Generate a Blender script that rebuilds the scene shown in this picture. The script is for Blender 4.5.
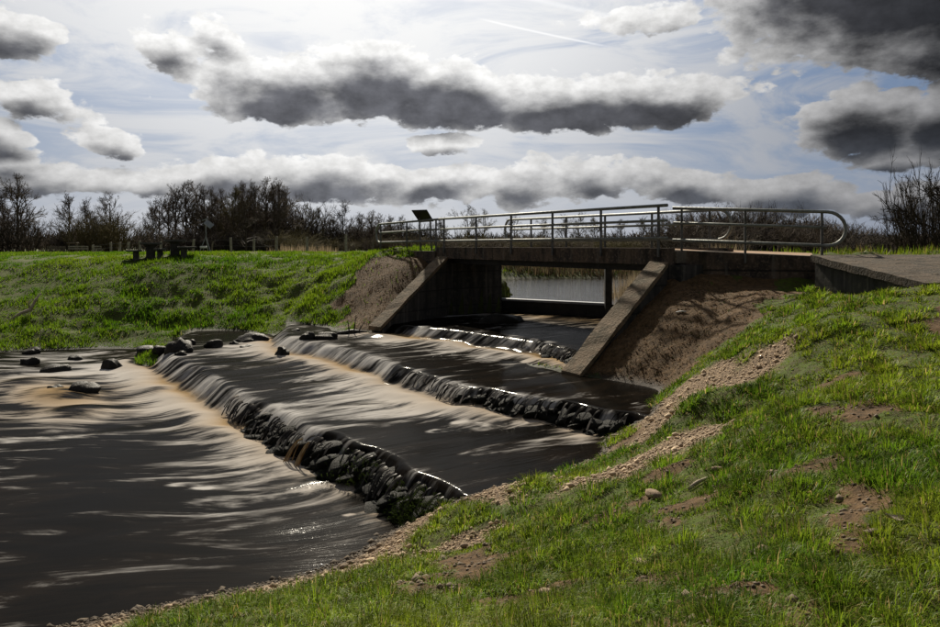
import bpy, math, random
import numpy as np
from mathutils import Vector, Matrix

for _o in list(bpy.data.objects):
    bpy.data.objects.remove(_o)
SC = bpy.context.scene
COL = SC.collection
R = math.radians
EYE = 3.75                      # metres above the lowest pool

# ------------------------------------------------------------------ camera
cam = bpy.data.cameras.new("camera")
cam.sensor_width = 36.0
cam.lens = 28.0
cam.shift_y = -0.0729
cam.clip_start = 0.05
cam.clip_end = 6000
cam_o = bpy.data.objects.new("camera", cam)
COL.objects.link(cam_o)
cam_o.location = (0, 0, EYE)
cam_o.rotation_euler = (R(90), 0, 0)
SC.camera = cam_o

# ------------------------------------------------------------------ exposure
SC.view_settings.view_transform = 'Standard'
SC.view_settings.look = 'None'
SC.view_settings.gamma = 1.0
SC.view_settings.exposure = 0.38
SC.cycles.max_bounces = 6
SC.cycles.transparent_max_bounces = 8
SC.cycles.use_denoising = True

# ------------------------------------------------------------------ sun
SUN_AZ, SUN_EL = R(-10), R(35)
SUN_STRENGTH = 5.0
sun_dir = Vector((math.sin(SUN_AZ) * math.cos(SUN_EL), math.cos(SUN_AZ) * math.cos(SUN_EL), math.sin(SUN_EL)))
sl = bpy.data.lights.new("sun", 'SUN')
sl.energy = SUN_STRENGTH
sl.angle = R(1.5)
sl.color = (1.0, 0.91, 0.75)
so = bpy.data.objects.new("sun", sl)
COL.objects.link(so)
so.rotation_euler = (-sun_dir).to_track_quat('-Z', 'Y').to_euler()


# ------------------------------------------------------------------ node helpers
def setin(nt, sock, v):
    if isinstance(v, bpy.types.NodeSocket):
        nt.links.new(v, sock)
    elif v is not None:
        if sock.type == 'RGBA' and hasattr(v, '__len__') and len(v) == 3:
            v = (*v, 1)
        sock.default_value = v


class G:
    """small node-graph builder"""
    def __init__(self, nt):
        self.nt = nt

    def node(self, typ, **props):
        n = self.nt.nodes.new(typ)
        for k, v in props.items():
            setattr(n, k, v)
        return n

    def m(self, op, a, b=None, c=None, clamp=False):
        n = self.node('ShaderNodeMath', operation=op, use_clamp=clamp)
        for i, v in enumerate((a, b, c)):
            if v is not None:
                setin(self.nt, n.inputs[i], v)
        return n.outputs[0]

    def v(self, op, a, b=None, out=0):
        n = self.node('ShaderNodeVectorMath', operation=op)
        setin(self.nt, n.inputs[0], a)
        if b is not None:
            setin(self.nt, n.inputs['Scale'] if op == 'SCALE' else n.inputs[1], b)
        return n.outputs['Value'] if op in ('LENGTH', 'DOT_PRODUCT', 'DISTANCE') else n.outputs[0]

    def xyz(self, x, y, z):
        n = self.node('ShaderNodeCombineXYZ')
        for i, v in enumerate((x, y, z)):
            setin(self.nt, n.inputs[i], v)
        return n.outputs[0]

    def noise(self, vec, scale, detail=4, rough=0.55, dist=0.0, out='Fac'):
        n = self.node('ShaderNodeTexNoise')
        setin(self.nt, n.inputs['Vector'], vec)
        setin(self.nt, n.inputs['Scale'], scale)
        n.inputs['Detail'].default_value = detail
        n.inputs['Roughness'].default_value = rough
        n.inputs['Distortion'].default_value = dist
        return n.outputs[out]

    def ss(self, x, lo, hi):
        n = self.node('ShaderNodeMapRange', interpolation_type='SMOOTHSTEP')
        setin(self.nt, n.inputs['Value'], x)
        setin(self.nt, n.inputs['From Min'], lo)
        setin(self.nt, n.inputs['From Max'], hi)
        return n.outputs[0]

    def lin(self, x, lo, hi, a, b):
        n = self.node('ShaderNodeMapRange')
        setin(self.nt, n.inputs['Value'], x)
        for k, v in (('From Min', lo), ('From Max', hi), ('To Min', a), ('To Max', b)):
            setin(self.nt, n.inputs[k], v)
        return n.outputs[0]

    def mix(self, f, a, b):
        n = self.node('ShaderNodeMix', data_type='RGBA')
        setin(self.nt, n.inputs[0], f)
        setin(self.nt, n.inputs[6], a)
        setin(self.nt, n.inputs[7], b)
        return n.outputs[2]

    def attr(self, name, out='Fac'):
        n = self.node('ShaderNodeAttribute', attribute_name=name)
        return n.outputs[out]

    def bump(self, h, strength=0.5, dist=0.02):
        n = self.node('ShaderNodeBump')
        setin(self.nt, n.inputs['Height'], h)
        n.inputs['Strength'].default_value = strength
        n.inputs['Distance'].default_value = dist
        return n.outputs[0]


def new_mat(name):
    m = bpy.data.materials.new(name)
    m.use_nodes = True
    nt = m.node_tree
    b = nt.nodes['Principled BSDF']
    return m, G(nt), b


def rough_mat(name, cols, scale=3.0, rough=0.85, bump=0.4, bdist=0.02, metallic=0.0, spec=0.3, stretch=(1, 1, 1), rough2=None, joints=0.0):
    """two or three colours broken up by noise at two scales, with relief"""
    m, g, b = new_mat(name)
    tc = g.node('ShaderNodeTexCoord').outputs['Object']
    p = g.v('MULTIPLY', tc, stretch)
    n1 = g.noise(p, scale, 8, 0.65)
    n2 = g.noise(tc, scale * 6.3, 5, 0.6)
    c = g.mix(g.ss(n1, 0.36, 0.64), cols[0], cols[1])
    if len(cols) > 2:
        c = g.mix(g.m('MULTIPLY', g.ss(n2, 0.5, 0.7), 0.8), c, cols[2])
    if joints:                                   # shutter-board lines and drip stains
        sp = g.node('ShaderNodeSeparateXYZ')
        g.nt.links.new(tc, sp.inputs[0])
        fr = g.m('FRACT', g.m('ADD', g.m('DIVIDE', sp.outputs[2], joints), g.m('MULTIPLY', n2, .05)))
        line = g.ss(g.m('ABSOLUTE', g.m('SUBTRACT', fr, .5)), .045, .012)
        c = g.mix(g.m('MULTIPLY', line, .75), c, (.008, .008, .007))
        drip = g.noise(g.v('MULTIPLY', tc, (5.0, 5.0, .35)), 1.0, 5, .6)
        c = g.mix(g.m('MULTIPLY', g.ss(drip, .52, .68), .65), c, (.012, .014, .008))
        c = g.mix(g.m('MULTIPLY', g.ss(drip, .44, .34), .4), c, (.17, .155, .13))
    setin(g.nt, b.inputs['Base Color'], c)
    if rough2 is None:
        b.inputs['Roughness'].default_value = rough
    else:
        setin(g.nt, b.inputs['Roughness'], g.lin(n2, 0.3, 0.7, rough, rough2))
    b.inputs['Metallic'].default_value = metallic
    b.inputs['Specular IOR Level'].default_value = spec
    if bump:
        h = g.m('ADD', n2, g.m('MULTIPLY', n1, 0.6))
        setin(g.nt, b.inputs['Normal'], g.bump(h, bump, bdist))
    return m


# ------------------------------------------------------------------ sky (world)
def build_world():
    w = bpy.data.worlds.new("World")
    SC.world = w
    w.use_nodes = True
    nt = w.node_tree
    nt.nodes.clear()
    g = G(nt)
    K = 8.5                                    # the Background runs at strength 0.1
    d = g.node('ShaderNodeTexCoord').outputs['Generated']
    sep = g.node('ShaderNodeSeparateXYZ')
    nt.links.new(d, sep.inputs[0])
    x, y, z = sep.outputs
    az = g.m('ARCTAN2', x, y)
    el = g.m('ARCSINE', z)
    sky = g.node('ShaderNodeTexSky', sky_type='NISHITA')
    sky.sun_disc = False
    sky.sun_elevation = SUN_EL
    sky.sun_rotation = SUN_AZ
    sky.air_density = 1.0
    sky.dust_density = 1.5
    sky.ozone_density = 1.5

    # clouds in view: azimuth, elevation, half width, half height, weight (radians)
    def px(u, v, ru, rv, wgt=1.0):
        a = math.atan((u - 470) / 731)
        e = math.atan((245 - v) / 731 * math.cos(a))
        return (a, e, ru / 731 * math.cos(a) ** 2, rv / 731 * math.cos(a), wgt)
    blobs = [px(*b) for b in (
        (900, -20, 235, 82, 1.9), (1010, 20, 170, 70, 1.8), (770, 2, 70, 30, 1.0),
        (280, 94, 95, 34, 1.8), (370, 86, 100, 41, 1.9), (450, 99, 130, 39, 2.0), (560, 104, 130, 35, 1.9), (662, 99, 92, 33, 1.8),
        (176, 48, 52, 30, 1.1), (222, 36, 30, 20, .9), (235, 75, 60, 26, 1.0),
        (868, 120, 92, 36, 1.8), (960, 124, 85, 40, 1.8), (895, 160, 52, 16, 1.2),
        (20, 178, 110, 22, 1.5), (130, 179, 90, 18, 1.35), (225, 178, 100, 20, 1.45), (330, 177, 110, 25, 1.65), (425, 182, 85, 22, 1.5), (500, 186, 60, 15, 1.1),
        (525, 184, 50, 24, 1.2), (605, 182, 70, 24, 1.3), (695, 189, 75, 22, 1.4), (790, 194, 80, 24, 1.45), (895, 206, 85, 20, 1.2),
        (4, 36, 50, 34, 1.2), (38, 102, 72, 18, 1.2), (112, 140, 44, 18, 1.2), (0, 140, 50, 20, 1.2), (-10, 160, 90, 16, 1.1),
        (640, 20, 70, 16, .8), (452, 147, 30, 11, 1.0), (-140, 90, 120, 50, 1.4), (1130, 150, 140, 60, 1.6),
    )]

    grp = bpy.data.node_groups.new("cloud_field", 'ShaderNodeTree')
    grp.interface.new_socket("dir", in_out='INPUT', socket_type='NodeSocketVector')
    grp.interface.new_socket("lift", in_out='INPUT', socket_type='NodeSocketFloat')
    grp.interface.new_socket("field", in_out='OUTPUT', socket_type='NodeSocketFloat')
    grp.interface.new_socket("soft", in_out='OUTPUT', socket_type='NodeSocketFloat')
    q = G(grp)
    gi = q.node('NodeGroupInput')
    go = q.node('NodeGroupOutput')
    s2 = q.node('ShaderNodeSeparateXYZ')
    # lift the direction by a small elevation
    up = q.v('ADD', gi.outputs['dir'], q.xyz(0.0, 0.0, gi.outputs['lift']))
    dn = q.v('NORMALIZE', up)
    grp.links.new(dn, s2.inputs[0])
    A = q.m('ARCTAN2', s2.outputs[0], s2.outputs[1])
    Ee = q.m('ARCSINE', s2.outputs[2])
    flat = q.v('MULTIPLY', dn, (1, 1, 1.9))
    warp = q.noise(flat, 7.0, 3, 0.55, 0.0, 'Color')
    wv = q.v('MULTIPLY', q.v('SUBTRACT', warp, (.5, .5, .5)), (.12, .055, 0))
    p = q.v('ADD', q.xyz(A, Ee, 0.0), wv)
    cur = None
    for (a, e, ra, re, wg) in blobs:
        t = q.v('MULTIPLY', q.v('SUBTRACT', p, (a, e, 0)), (1 / ra, 1 / re, 0))
        f = q.m('MULTIPLY', q.m('SUBTRACT', 1.0, q.v('LENGTH', t)), wg)
        if cur is None:
            cur = f
        else:
            cur = q.m('SMOOTH_MAX', cur, f, 0.2)
    # everywhere else: unseen cloud, made denser and darker to cut the ambient light
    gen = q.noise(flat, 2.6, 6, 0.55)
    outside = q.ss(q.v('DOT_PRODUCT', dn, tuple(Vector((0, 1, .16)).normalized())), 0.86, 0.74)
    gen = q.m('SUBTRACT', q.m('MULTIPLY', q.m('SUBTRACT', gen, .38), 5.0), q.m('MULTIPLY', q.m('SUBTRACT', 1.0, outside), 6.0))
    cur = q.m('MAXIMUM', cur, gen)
    fine = q.noise(flat, 17.0, 9, 0.6)
    fine2 = q.noise(flat, 55.0, 5, 0.6)
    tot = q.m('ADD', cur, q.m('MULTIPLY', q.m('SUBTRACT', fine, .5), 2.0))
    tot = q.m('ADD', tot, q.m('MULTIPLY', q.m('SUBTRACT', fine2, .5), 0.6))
    for sc_, amp in ((26.0, .6),):          # rounded billows
        vr = q.node('ShaderNodeTexVoronoi', feature='SMOOTH_F1')
        setin(grp, vr.inputs['Vector'], q.v('ADD', flat, q.v('SCALE', q.v('SUBTRACT', warp, (.5, .5, .5)), .10)))
        vr.inputs['Scale'].default_value = sc_
        vr.inputs['Smoothness'].default_value = .35
        tot = q.m('ADD', tot, q.m('MULTIPLY', q.m('SUBTRACT', .45, vr.outputs['Distance']), amp))
    grp.links.new(tot, go.inputs[0])
    grp.links.new(q.m('ADD', cur, q.m('MULTIPLY', q.m('SUBTRACT', fine, .5), 0.9)), go.inputs[1])

    def field(lift):
        n = g.node('ShaderNodeGroup')
        n.node_tree = grp
        nt.links.new(d, n.inputs['dir'])
        n.inputs['lift'].default_value = lift
        return n.outputs
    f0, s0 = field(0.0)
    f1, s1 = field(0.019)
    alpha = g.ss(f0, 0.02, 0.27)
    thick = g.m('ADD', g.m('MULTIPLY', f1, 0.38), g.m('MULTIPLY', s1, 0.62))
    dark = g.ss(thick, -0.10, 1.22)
    cosang = g.v('DOT_PRODUCT', d, tuple(sun_dir))
    near = g.ss(cosang, 0.62, 0.98)             # scattering towards the sun
    near2 = g.m('POWER', near, 2.0)
    # thin cirrus veil
    streak = g.noise(g.v('MULTIPLY', d, (3.0, 3.0, 11.0)), 1.5, 8, 0.62, 1.2)
    veil = g.ss(g.m('ADD', streak, g.m('MULTIPLY', near2, .12)), 0.40, 0.66)
    veil_col = g.mix(near2, (0.30 * K, 0.315 * K, 0.35 * K), (0.80 * K, 0.80 * K, 0.80 * K))
    blue = g.v('SCALE', sky.outputs[0], 0.34)
    blue = g.mix(0.75, blue, g.mix(near2, (.13 * K, .20 * K, .34 * K), (.40 * K, .48 * K, .63 * K)))
    base = g.mix(g.m('MULTIPLY', veil, .85), blue, veil_col)
    hz = g.m('MULTIPLY', g.ss(el, 0.16, 0.0), .75)
    base = g.mix(hz, base, g.mix(near, (.27 * K, .30 * K, .36 * K), (.70 * K, .715 * K, .74 * K)))
    # two vapour trails high on the right of the sun
    for (u0, v0, u1, v1, wd, st) in ((485, 20, 605, 46, .0022, .55), (520, -4, 640, 22, .005, .3)):
        a0, e0 = px(u0, v0, 1, 1)[:2]
        a1, e1 = px(u1, v1, 1, 1)[:2]
        L = math.hypot(a1 - a0, e1 - e0)
        tx, ty = (a1 - a0) / L, (e1 - e0) / L
        rel = g.v('SUBTRACT', g.xyz(az, el, 0.0), (a0, e0, 0))
        along = g.v('DOT_PRODUCT', rel, (tx, ty, 0))
        across = g.m('ABSOLUTE', g.v('DOT_PRODUCT', rel, (-ty, tx, 0)))
        msk = g.m('MULTIPLY', g.ss(across, wd, 0.0), g.m('MULTIPLY', g.ss(along, -.02, .02), g.ss(along, L + .02, L - .04)))
        base = g.mix(g.m('MULTIPLY', msk, st), base, (1.0 * K, 1.0 * K, 1.0 * K))
    glow = g.m('POWER', g.m('MAXIMUM', cosang, 0.0), 17.0)
    base = g.mix(g.m('MULTIPLY', glow, .9), base, (1.1 * K, 1.09 * K, 1.06 * K))
    lit = g.mix(g.m('POWER', near, 1.3), (0.28 * K, 0.28 * K, 0.29 * K), (0.96 * K, 0.955 * K, 0.94 * K))
    shade = g.mix(near2, (0.016 * K, 0.017 * K, 0.020 * K), (0.135 * K, 0.138 * K, 0.155 * K))
    shade = g.mix(g.m('MULTIPLY', g.ss(el, .16, .03), .55), shade, g.mix(near, (.10 * K, .115 * K, .145 * K), (.22 * K, .225 * K, .245 * K)))
    puff = g.noise(g.v('MULTIPLY', d, (1, 1, 1.6)), 24.0, 6, .6)
    shade = g.v('SCALE', shade, g.lin(puff, .3, .7, .68, 1.45))
    lit = g.v('SCALE', lit, g.lin(g.noise(g.v('MULTIPLY', d, (1, 1, 1.5)), 38.0, 5, .6), .35, .65, .84, 1.10))
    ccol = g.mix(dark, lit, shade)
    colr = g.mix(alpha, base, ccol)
    bg = g.node('ShaderNodeBackground')
    nt.links.new(colr, bg.inputs['Color'])
    bg.inputs['Strength'].default_value = 0.1
    out = g.node('ShaderNodeOutputWorld')
    nt.links.new(bg.outputs[0], out.inputs['Surface'])


build_world()


# ------------------------------------------------------------------ numpy noise
def _hash(ix, iy, seed):
    h = (ix.astype(np.int64) * 374761393 + iy.astype(np.int64) * 668265263 + seed * 1442695041) & 0xFFFFFFFF
    h = ((h ^ (h >> 13)) * 1274126177) & 0xFFFFFFFF
    return ((h ^ (h >> 16)) & 0xFFFFFF) / float(0xFFFFFF)


def vnoise(x, y, seed=0):
    ix, iy = np.floor(x), np.floor(y)
    fx, fy = x - ix, y - iy
    fx = fx * fx * (3 - 2 * fx)
    fy = fy * fy * (3 - 2 * fy)
    a = _hash(ix, iy, seed)
    b = _hash(ix + 1, iy, seed)
    c = _hash(ix, iy + 1, seed)
    d = _hash(ix + 1, iy + 1, seed)
    return (a * (1 - fx) + b * fx) * (1 - fy) + (c * (1 - fx) + d * fx) * fy


def fbm(x, y, octv=4, seed=0):
    s, amp, tot = 0, 1.0, 0
    for i in range(octv):
        s = s + amp * vnoise(x * 2 ** i + 17.3 * i, y * 2 ** i - 9.1 * i, seed + i)
        tot += amp
        amp *= .5
    return s / tot


def sstep(x, lo, hi):
    t = np.clip((x - lo) / (hi - lo), 0, 1)
    return t * t * (3 - 2 * t)


# ------------------------------------------------------------------ object helpers
def tag(o, label=None, cat=None, group=None, kind=None):
    if label:
        o['label'] = label
    if cat:
        o['category'] = cat
    if group:
        o['group'] = group
    if kind:
        o['kind'] = kind
    return o


def empty(name, loc, rz=0.0, label=None, cat=None, group=None):
    o = bpy.data.objects.new(name, None)
    COL.objects.link(o)
    o.location = loc
    o.rotation_euler = (0, 0, rz)
    o.empty_display_size = 0.1
    return tag(o, label, cat, group)


def link(name, me, parent=None, loc=None):
    o = bpy.data.objects.new(name, me)
    COL.objects.link(o)
    if parent is not None:
        o.parent = parent
    if loc is not None:
        o.location = loc
    return o


def mesh(name, verts, faces, mat=None, smooth=False):
    me = bpy.data.meshes.new(name)
    if isinstance(faces, np.ndarray):
        verts = np.asarray(verts, dtype=np.float32)
        nf, k = faces.shape
        me.vertices.add(len(verts))
        me.vertices.foreach_set('co', verts.ravel())
        me.loops.add(nf * k)
        me.loops.foreach_set('vertex_index', faces.astype(np.int32).ravel())
        me.polygons.add(nf)
        me.polygons.foreach_set('loop_start', np.arange(0, nf * k, k, dtype=np.int32))
        me.polygons.foreach_set('loop_total', np.full(nf, k, dtype=np.int32))
        me.update(calc_edges=True)
    else:
        me.from_pydata([tuple(v) for v in verts], [], faces)
        me.update()
    if mat is not None:
        me.materials.append(mat)
    if smooth:
        me.polygons.foreach_set('use_smooth', np.ones(len(me.polygons), dtype=bool))
    return me


def fattr(me, name, vals):
    a = me.attributes.new(name, 'FLOAT', 'POINT')
    a.data.foreach_set('value', np.asarray(vals, dtype=np.float32).ravel())


def vattr(me, name, vals):
    a = me.attributes.new(name, 'FLOAT_VECTOR', 'POINT')
    a.data.foreach_set('vector', np.asarray(vals, dtype=np.float32).ravel())


class MB:
    """collects shapes into one mesh"""
    def __init__(self):
        self.v, self.f = [], []

    def add(self, vs, fs):
        o = len(self.v)
        self.v += [tuple(p) for p in vs]
        self.f += [tuple(i + o for i in f) for f in fs]
        return self

    def box(self, c, s, rot=None, bevel=0.0):
        hx, hy, hz = s[0] / 2, s[1] / 2, s[2] / 2
        b = min(bevel, hx * .9, hy * .9, hz * .9)
        if b <= 0:
            vs = [Vector((sx * hx, sy * hy, sz * hz)) for sz in (-1, 1) for sy in (-1, 1) for sx in (-1, 1)]
            fs = [(0, 2, 3, 1), (4, 5, 7, 6), (0, 1, 5, 4), (2, 6, 7, 3), (0, 4, 6, 2), (1, 3, 7, 5)]
        else:
            vs, idx = [], {}
            for sx in (-1, 1):
                for sy in (-1, 1):
                    for sz in (-1, 1):
                        for ax in range(3):
                            p = [sx * (hx - b), sy * (hy - b), sz * (hz - b)]
                            p[ax] = (sx * hx, sy * hy, sz * hz)[ax]
                            idx[(sx, sy, sz, ax)] = len(vs)
                            vs.append(Vector(p))
            fs = []
            for ax in range(3):
                o1, o2 = (ax + 1) % 3, (ax + 2) % 3
                for s_ in (-1, 1):
                    q = []
                    for (u, w) in ((-1, -1), (1, -1), (1, 1), (-1, 1)):
                        k = [0, 0, 0]
                        k[ax], k[o1], k[o2] = s_, u, w
                        q.append(idx[(*k, ax)])
                    fs.append(q if s_ > 0 else q[::-1])
            for ax in range(3):           # edges along ax
                o1, o2 = (ax + 1) % 3, (ax + 2) % 3
                for u in (-1, 1):
                    for w in (-1, 1):
                        def K(sv, face):
                            k = [0, 0, 0]
                            k[ax], k[o1], k[o2] = sv, u, w
                            return idx[(*k, face)]
                        q = [K(-1, o1), K(1, o1), K(1, o2), K(-1, o2)]
                        fs.append(q if u * w < 0 else q[::-1])
            for sx in (-1, 1):
                for sy in (-1, 1):
                    for sz in (-1, 1):
                        q = [idx[(sx, sy, sz, a)] for a in range(3)]
                        fs.append(q if sx * sy * sz > 0 else q[::-1])
        M = Matrix.Translation(Vector(c))
        if rot is not None:
            M = M @ rot.to_4x4()
        return self.add([M @ v for v in vs], fs)

    def prism(self, poly, z0, z1):
        """vertical prism; z0 / z1 may be lists (one height per corner); poly counter-clockwise"""
        n = len(poly)
        z0 = z0 if hasattr(z0, '__len__') else [z0] * n
        z1 = z1 if hasattr(z1, '__len__') else [z1] * n
        vs = [(p[0], p[1], z0[i]) for i, p in enumerate(poly)] + [(p[0], p[1], z1[i]) for i, p in enumerate(poly)]
        fs = [tuple(range(n - 1, -1, -1)), tuple(range(n, 2 * n))]
        fs += [(i, (i + 1) % n, n + (i + 1) % n, n + i) for i in range(n)]
        return self.add(vs, fs)

    def tube(self, pts, r, sides=8, caps=True):
        pts = [Vector(p) for p in pts]
        n = len(pts)
        rs = r if hasattr(r, '__len__') else [r] * n
        vs, fs = [], []
        t0 = (pts[1] - pts[0]).normalized()
        ref = Vector((0, 0, 1)) if abs(t0.z) < .9 else Vector((1, 0, 0))
        u = t0.cross(ref).normalized()
        for i in range(n):
            t = (pts[min(i + 1, n - 1)] - pts[max(i - 1, 0)]).normalized()
            u = (u - t * u.dot(t)).normalized()
            w = t.cross(u)
            for k in range(sides):
                a = 2 * math.pi * k / sides
                vs.append(pts[i] + (u * math.cos(a) + w * math.sin(a)) * rs[i])
        for i in range(n - 1):
            for k in range(sides):
                k2 = (k + 1) % sides
                fs.append((i * sides + k, i * sides + k2, (i + 1) * sides + k2, (i + 1) * sides + k))
        if caps:
            fs.append(tuple(range(sides))[::-1])
            fs.append(tuple((n - 1) * sides + k for k in range(sides)))
        return self.add(vs, fs)

    def mesh(self, name, mat, smooth=False):
        return mesh(name, self.v, self.f, mat, smooth)

    def obj(self, name, mat, parent=None, smooth=False):
        o = link(name, self.mesh(name, mat, smooth), parent)
        if parent is not None:
            o.matrix_parent_inverse = Matrix.Identity(4)
        return o


# ------------------------------------------------------------------ terrain
L0, L1, L2, L3, LP = 0.12, 0.55, 0.90, 1.20, 1.65        # pool levels, lowest to the pond above the sluice

CTRL = [
    # near bank
    (0, 0, 2.15), (2, 0, 2.32), (-2, 0, 1.55), (-4, 1, .95), (0, -5, 2.3), (4, -4, 2.5), (-6, -3, .7), (6, 1, 2.6), (-8, 2.5, .1),
    (1.93, 3, 2.18), (0, 3.4, 1.95), (-1.45, 4.5, 1.38), (-2.8, 6, .58), (-4.6, 7.05, .0), (-7, 5.2, 0.0), (-6, 2.5, .5),
    (2.26, 5, 2.0), (2.7, 4.2, 2.26), (4.2, 6.5, 2.36), (6.4, 10, 2.6), (5.05, 11.2, 2.42), (3.4, 7.5, 2.12), (7.0, 7.0, 2.62),
    (1.5, 8.5, 1.07), (2.97, 8.5, 1.64), (3.3, 9.4, 1.50), (3.15, 10, 1.63), (3.6, 12, 1.42), (4.36, 11, 1.9), (4.6, 13.5, 1.80), (2.25, 9.6, 1.05), (2.6, 10.6, 1.05),
    (4.9, 15.5, 2.16), (3.7, 16, 1.67), (3.2, 15.4, .98), (3.75, 14.4, .95), (6.0, 14.5, 2.42), (5.6, 17.2, 2.72),
    (4.9, 17.9, 2.90), (6.7, 17.5, 2.88), (7.9, 16.9, 2.72), (7.3, 15.5, 2.70), (7.85, 12.6, 3.02), (9, 14, 2.75), (10, 12, 3.1), (9, 10, 2.95), (12, 8, 3.0),
    # waterline, right bank
    (3.1, 12.4, .92), (2.5, 11.9, .72), (1.98, 11.05, .58), (1.3, 10.25, .58), (.45, 9.55, .58), (-.25, 9.05, .55),
    (-.75, 9.3, .22), (-1.05, 9.5, .05), (-1.35, 9.25, .02), (-1.6, 8.85, 0), (-2.5, 8.15, 0), (-3.4, 7.65, 0), (-4.15, 7.25, 0),
    (-.41, 7.5, .55), (.29, 7, .95), (1.24, 7, 1.32), (.59, 4.8, 1.48), (1.45, 4.6, 1.77), (-.985, 6, .95), (.6, 8.4, .95),
    # beds
    (-3, 10, -.45), (-5, 9, -.6), (-8, 12, -.6), (-6, 15, -.5), (-10, 18, -.5), (-12, 22, -.4), (-20, 18, -.6), (-20, 10, -.6), (-10, 5, -.6), (-16, 22, -.35),
    (-1, 11.5, .15), (-3.5, 14, .1), (-5, 17.5, .1), (-7, 20.5, .15), (0, 11.5, .15), (1, 11.5, .15),
    (1, 15, .45), (-1, 18, .45), (-3, 21, .5), (2.6, 14, .5), (-6.5, 23.3, .42), (0, 21, .7), (-1.5, 23, .8),
    # left bank waterline
    (-4.7, 24.4, .86), (-6.3, 25.5, .62), (-8.6, 27.0, .50), (-9.3, 25.0, .44), (-9.7, 22.6, .35), (-11.1, 24.7, 0.02), (-13.9, 24.9, 0.02), (-15.6, 24.3, .02), (-22, 22, .0), (-30, 18, 0), (-11.2, 26.5, .4),
    (-6.7, 29, 1.57), (-7.4, 32, 2.44), (-8.4, 36, 3.15), (-3.9, 30.4, 3.38), (-4.5, 25.7, 1.15), (-3.1, 26.4, 2.15), (-2.0, 27.4, 3.05), (-3.2, 24.6, 1.35),
    (-12, 27.6, .56), (-13.1, 30, 1.5), (-13.8, 31.5, 2.36), (-13.3, 33.5, 2.98), (-18.8, 45, 3.12), (-16, 27.5, .9), (-18.4, 31.5, 1.78), (-19.5, 34, 2.78), (-25, 33, 2.6), (-22, 26.5, .7), (-32, 26, .9), (-36, 40, 3.0),
    (-1.6, 30.5, 3.42), (-.2, 29.5, 3.45), (-4, 36, 3.3), (-30, 60, 3.12), (-10, 60, 3.12), (-50, 60, 3.1), (-40, 90, 3.1), (0, 90, 3.1),
    # pond and its banks
    (2, 24, .6), (3.5, 21.5, .6), (4.0, 28.5, 1.0), (6, 34, 1.0), (8, 40, 1.0), (4.4, 42, 1.0), (12, 44, 1.0), (10, 37, 1.1),
    (-.4, 33, 2.6), (-.4, 38, 2.8), (1.0, 47.5, 2.5), (1.7, 32, 1.2), (1.5, 38, 1.2), (2.6, 44, 1.2), (8, 51, 2.75), (14, 51, 2.8), (22, 46, 2.8), (7.6, 24.5, 2.7), (6.9, 21.5, 3.0), (7.6, 28, 2.2), (10.5, 29, 2.7), (14.5, 36, 2.5), (18, 40, 2.0),
    (9, 20, 3.44), (6.3, 20.2, 3.48), (12, 17, 3.35), (12, 25, 3.2), (20, 20, 3.2), (25, 35, 3.1), (15, 8, 3.1), (40, 60, 3.1), (10, 90, 3.1), (50, 20, 3.1),
]
_C = np.array(CTRL, dtype=float)
_D = np.sqrt(((_C[:, None, :2] - _C[None, :, :2]) ** 2).sum(-1) + 0.35 ** 2)
_W = np.linalg.solve(_D - 0.02 * np.eye(len(_C)) * 0, _C[:, 2] - 2.0)

CHANNEL = np.array([(-2.95, 23.2), (-1.05, 26.5), (1.1, 27.85), (1.9, 31), (6.2, 24.5), (6.75, 19.6), (4.75, 18.2), (2.35, 16.2)])


def inside(poly, x, y):
    r = np.zeros(x.shape, dtype=bool)
    n = len(poly)
    j = n - 1
    for i in range(n):
        xi, yi = poly[i]
        xj, yj = poly[j]
        c = ((yi > y) != (yj > y)) & (x < (xj - xi) * (y - yi) / (yj - yi + 1e-12) + xi)
        r ^= c
        j = i
    return r


# crest lines of the three stone weirs, in the rotated frame a (along a crest) / b (upstream)
EX, FX = np.array((-.6, .8)), np.array((.8, .6))
C1 = np.array([(4, 4.9), (7.5, 5.2), (8.6, 5.3), (9.8, 5.3), (11.5, 5.15), (13.35, 5.14), (16.1, 5.34), (19.3, 5.5), (21.7, 5.55), (23.3, 5.7), (25.2, 6.2), (27, 7.2), (30, 9.5), (45, 12)])
C2 = np.array([(6, 9.2), (8.24, 9.43), (9.15, 9.26), (10.3, 8.9), (11.8, 8.65), (12.9, 8.65), (14.4, 8.8), (16.1, 9.0), (17.9, 9.1), (19.6, 8.95), (20.8, 8.8), (23, 9.3), (26, 11), (45, 14)])
C3 = np.array([(6, 12.4), (12.1, 12.15), (14.5, 13.0), (15.7, 12.9), (17.6, 12.7), (19.2, 12.3), (20.6, 11.9), (23, 12.3), (27, 14), (45, 17)])
CREST = [(C1, L1 - L0, .62), (C2, L2 - L1, .5), (C3, L3 - L2, .5)]


def ab(x, y):
    return x * EX[0] + y * EX[1], x * FX[0] + y * FX[1]


def xy(a, b):
    return a * EX[0] + b * FX[0], a * EX[1] + b * FX[1]


def crest_b(C, a):
    return np.interp(a, C[:, 0], C[:, 1]) + (vnoise(a * 1.7, a * 0 + 3.3, 5) - .5) * .22 + (vnoise(a * 5, a * 0 + 1.3, 6) - .5) * .10


def water_level(x, y):
    a, b = ab(x, y)
    lv = np.full(x.shape, L0)
    for (C, drop, w), top in zip(CREST, (L1, L2, L3)):
        lv = np.where(b > np.interp(a, C[:, 0], C[:, 1]), top, lv)
    lv = np.where((b > 18.6) & (y > 23), LP, lv)
    lv = np.where((x > 6.8) & (y > 20), LP, lv)
    return lv


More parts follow.
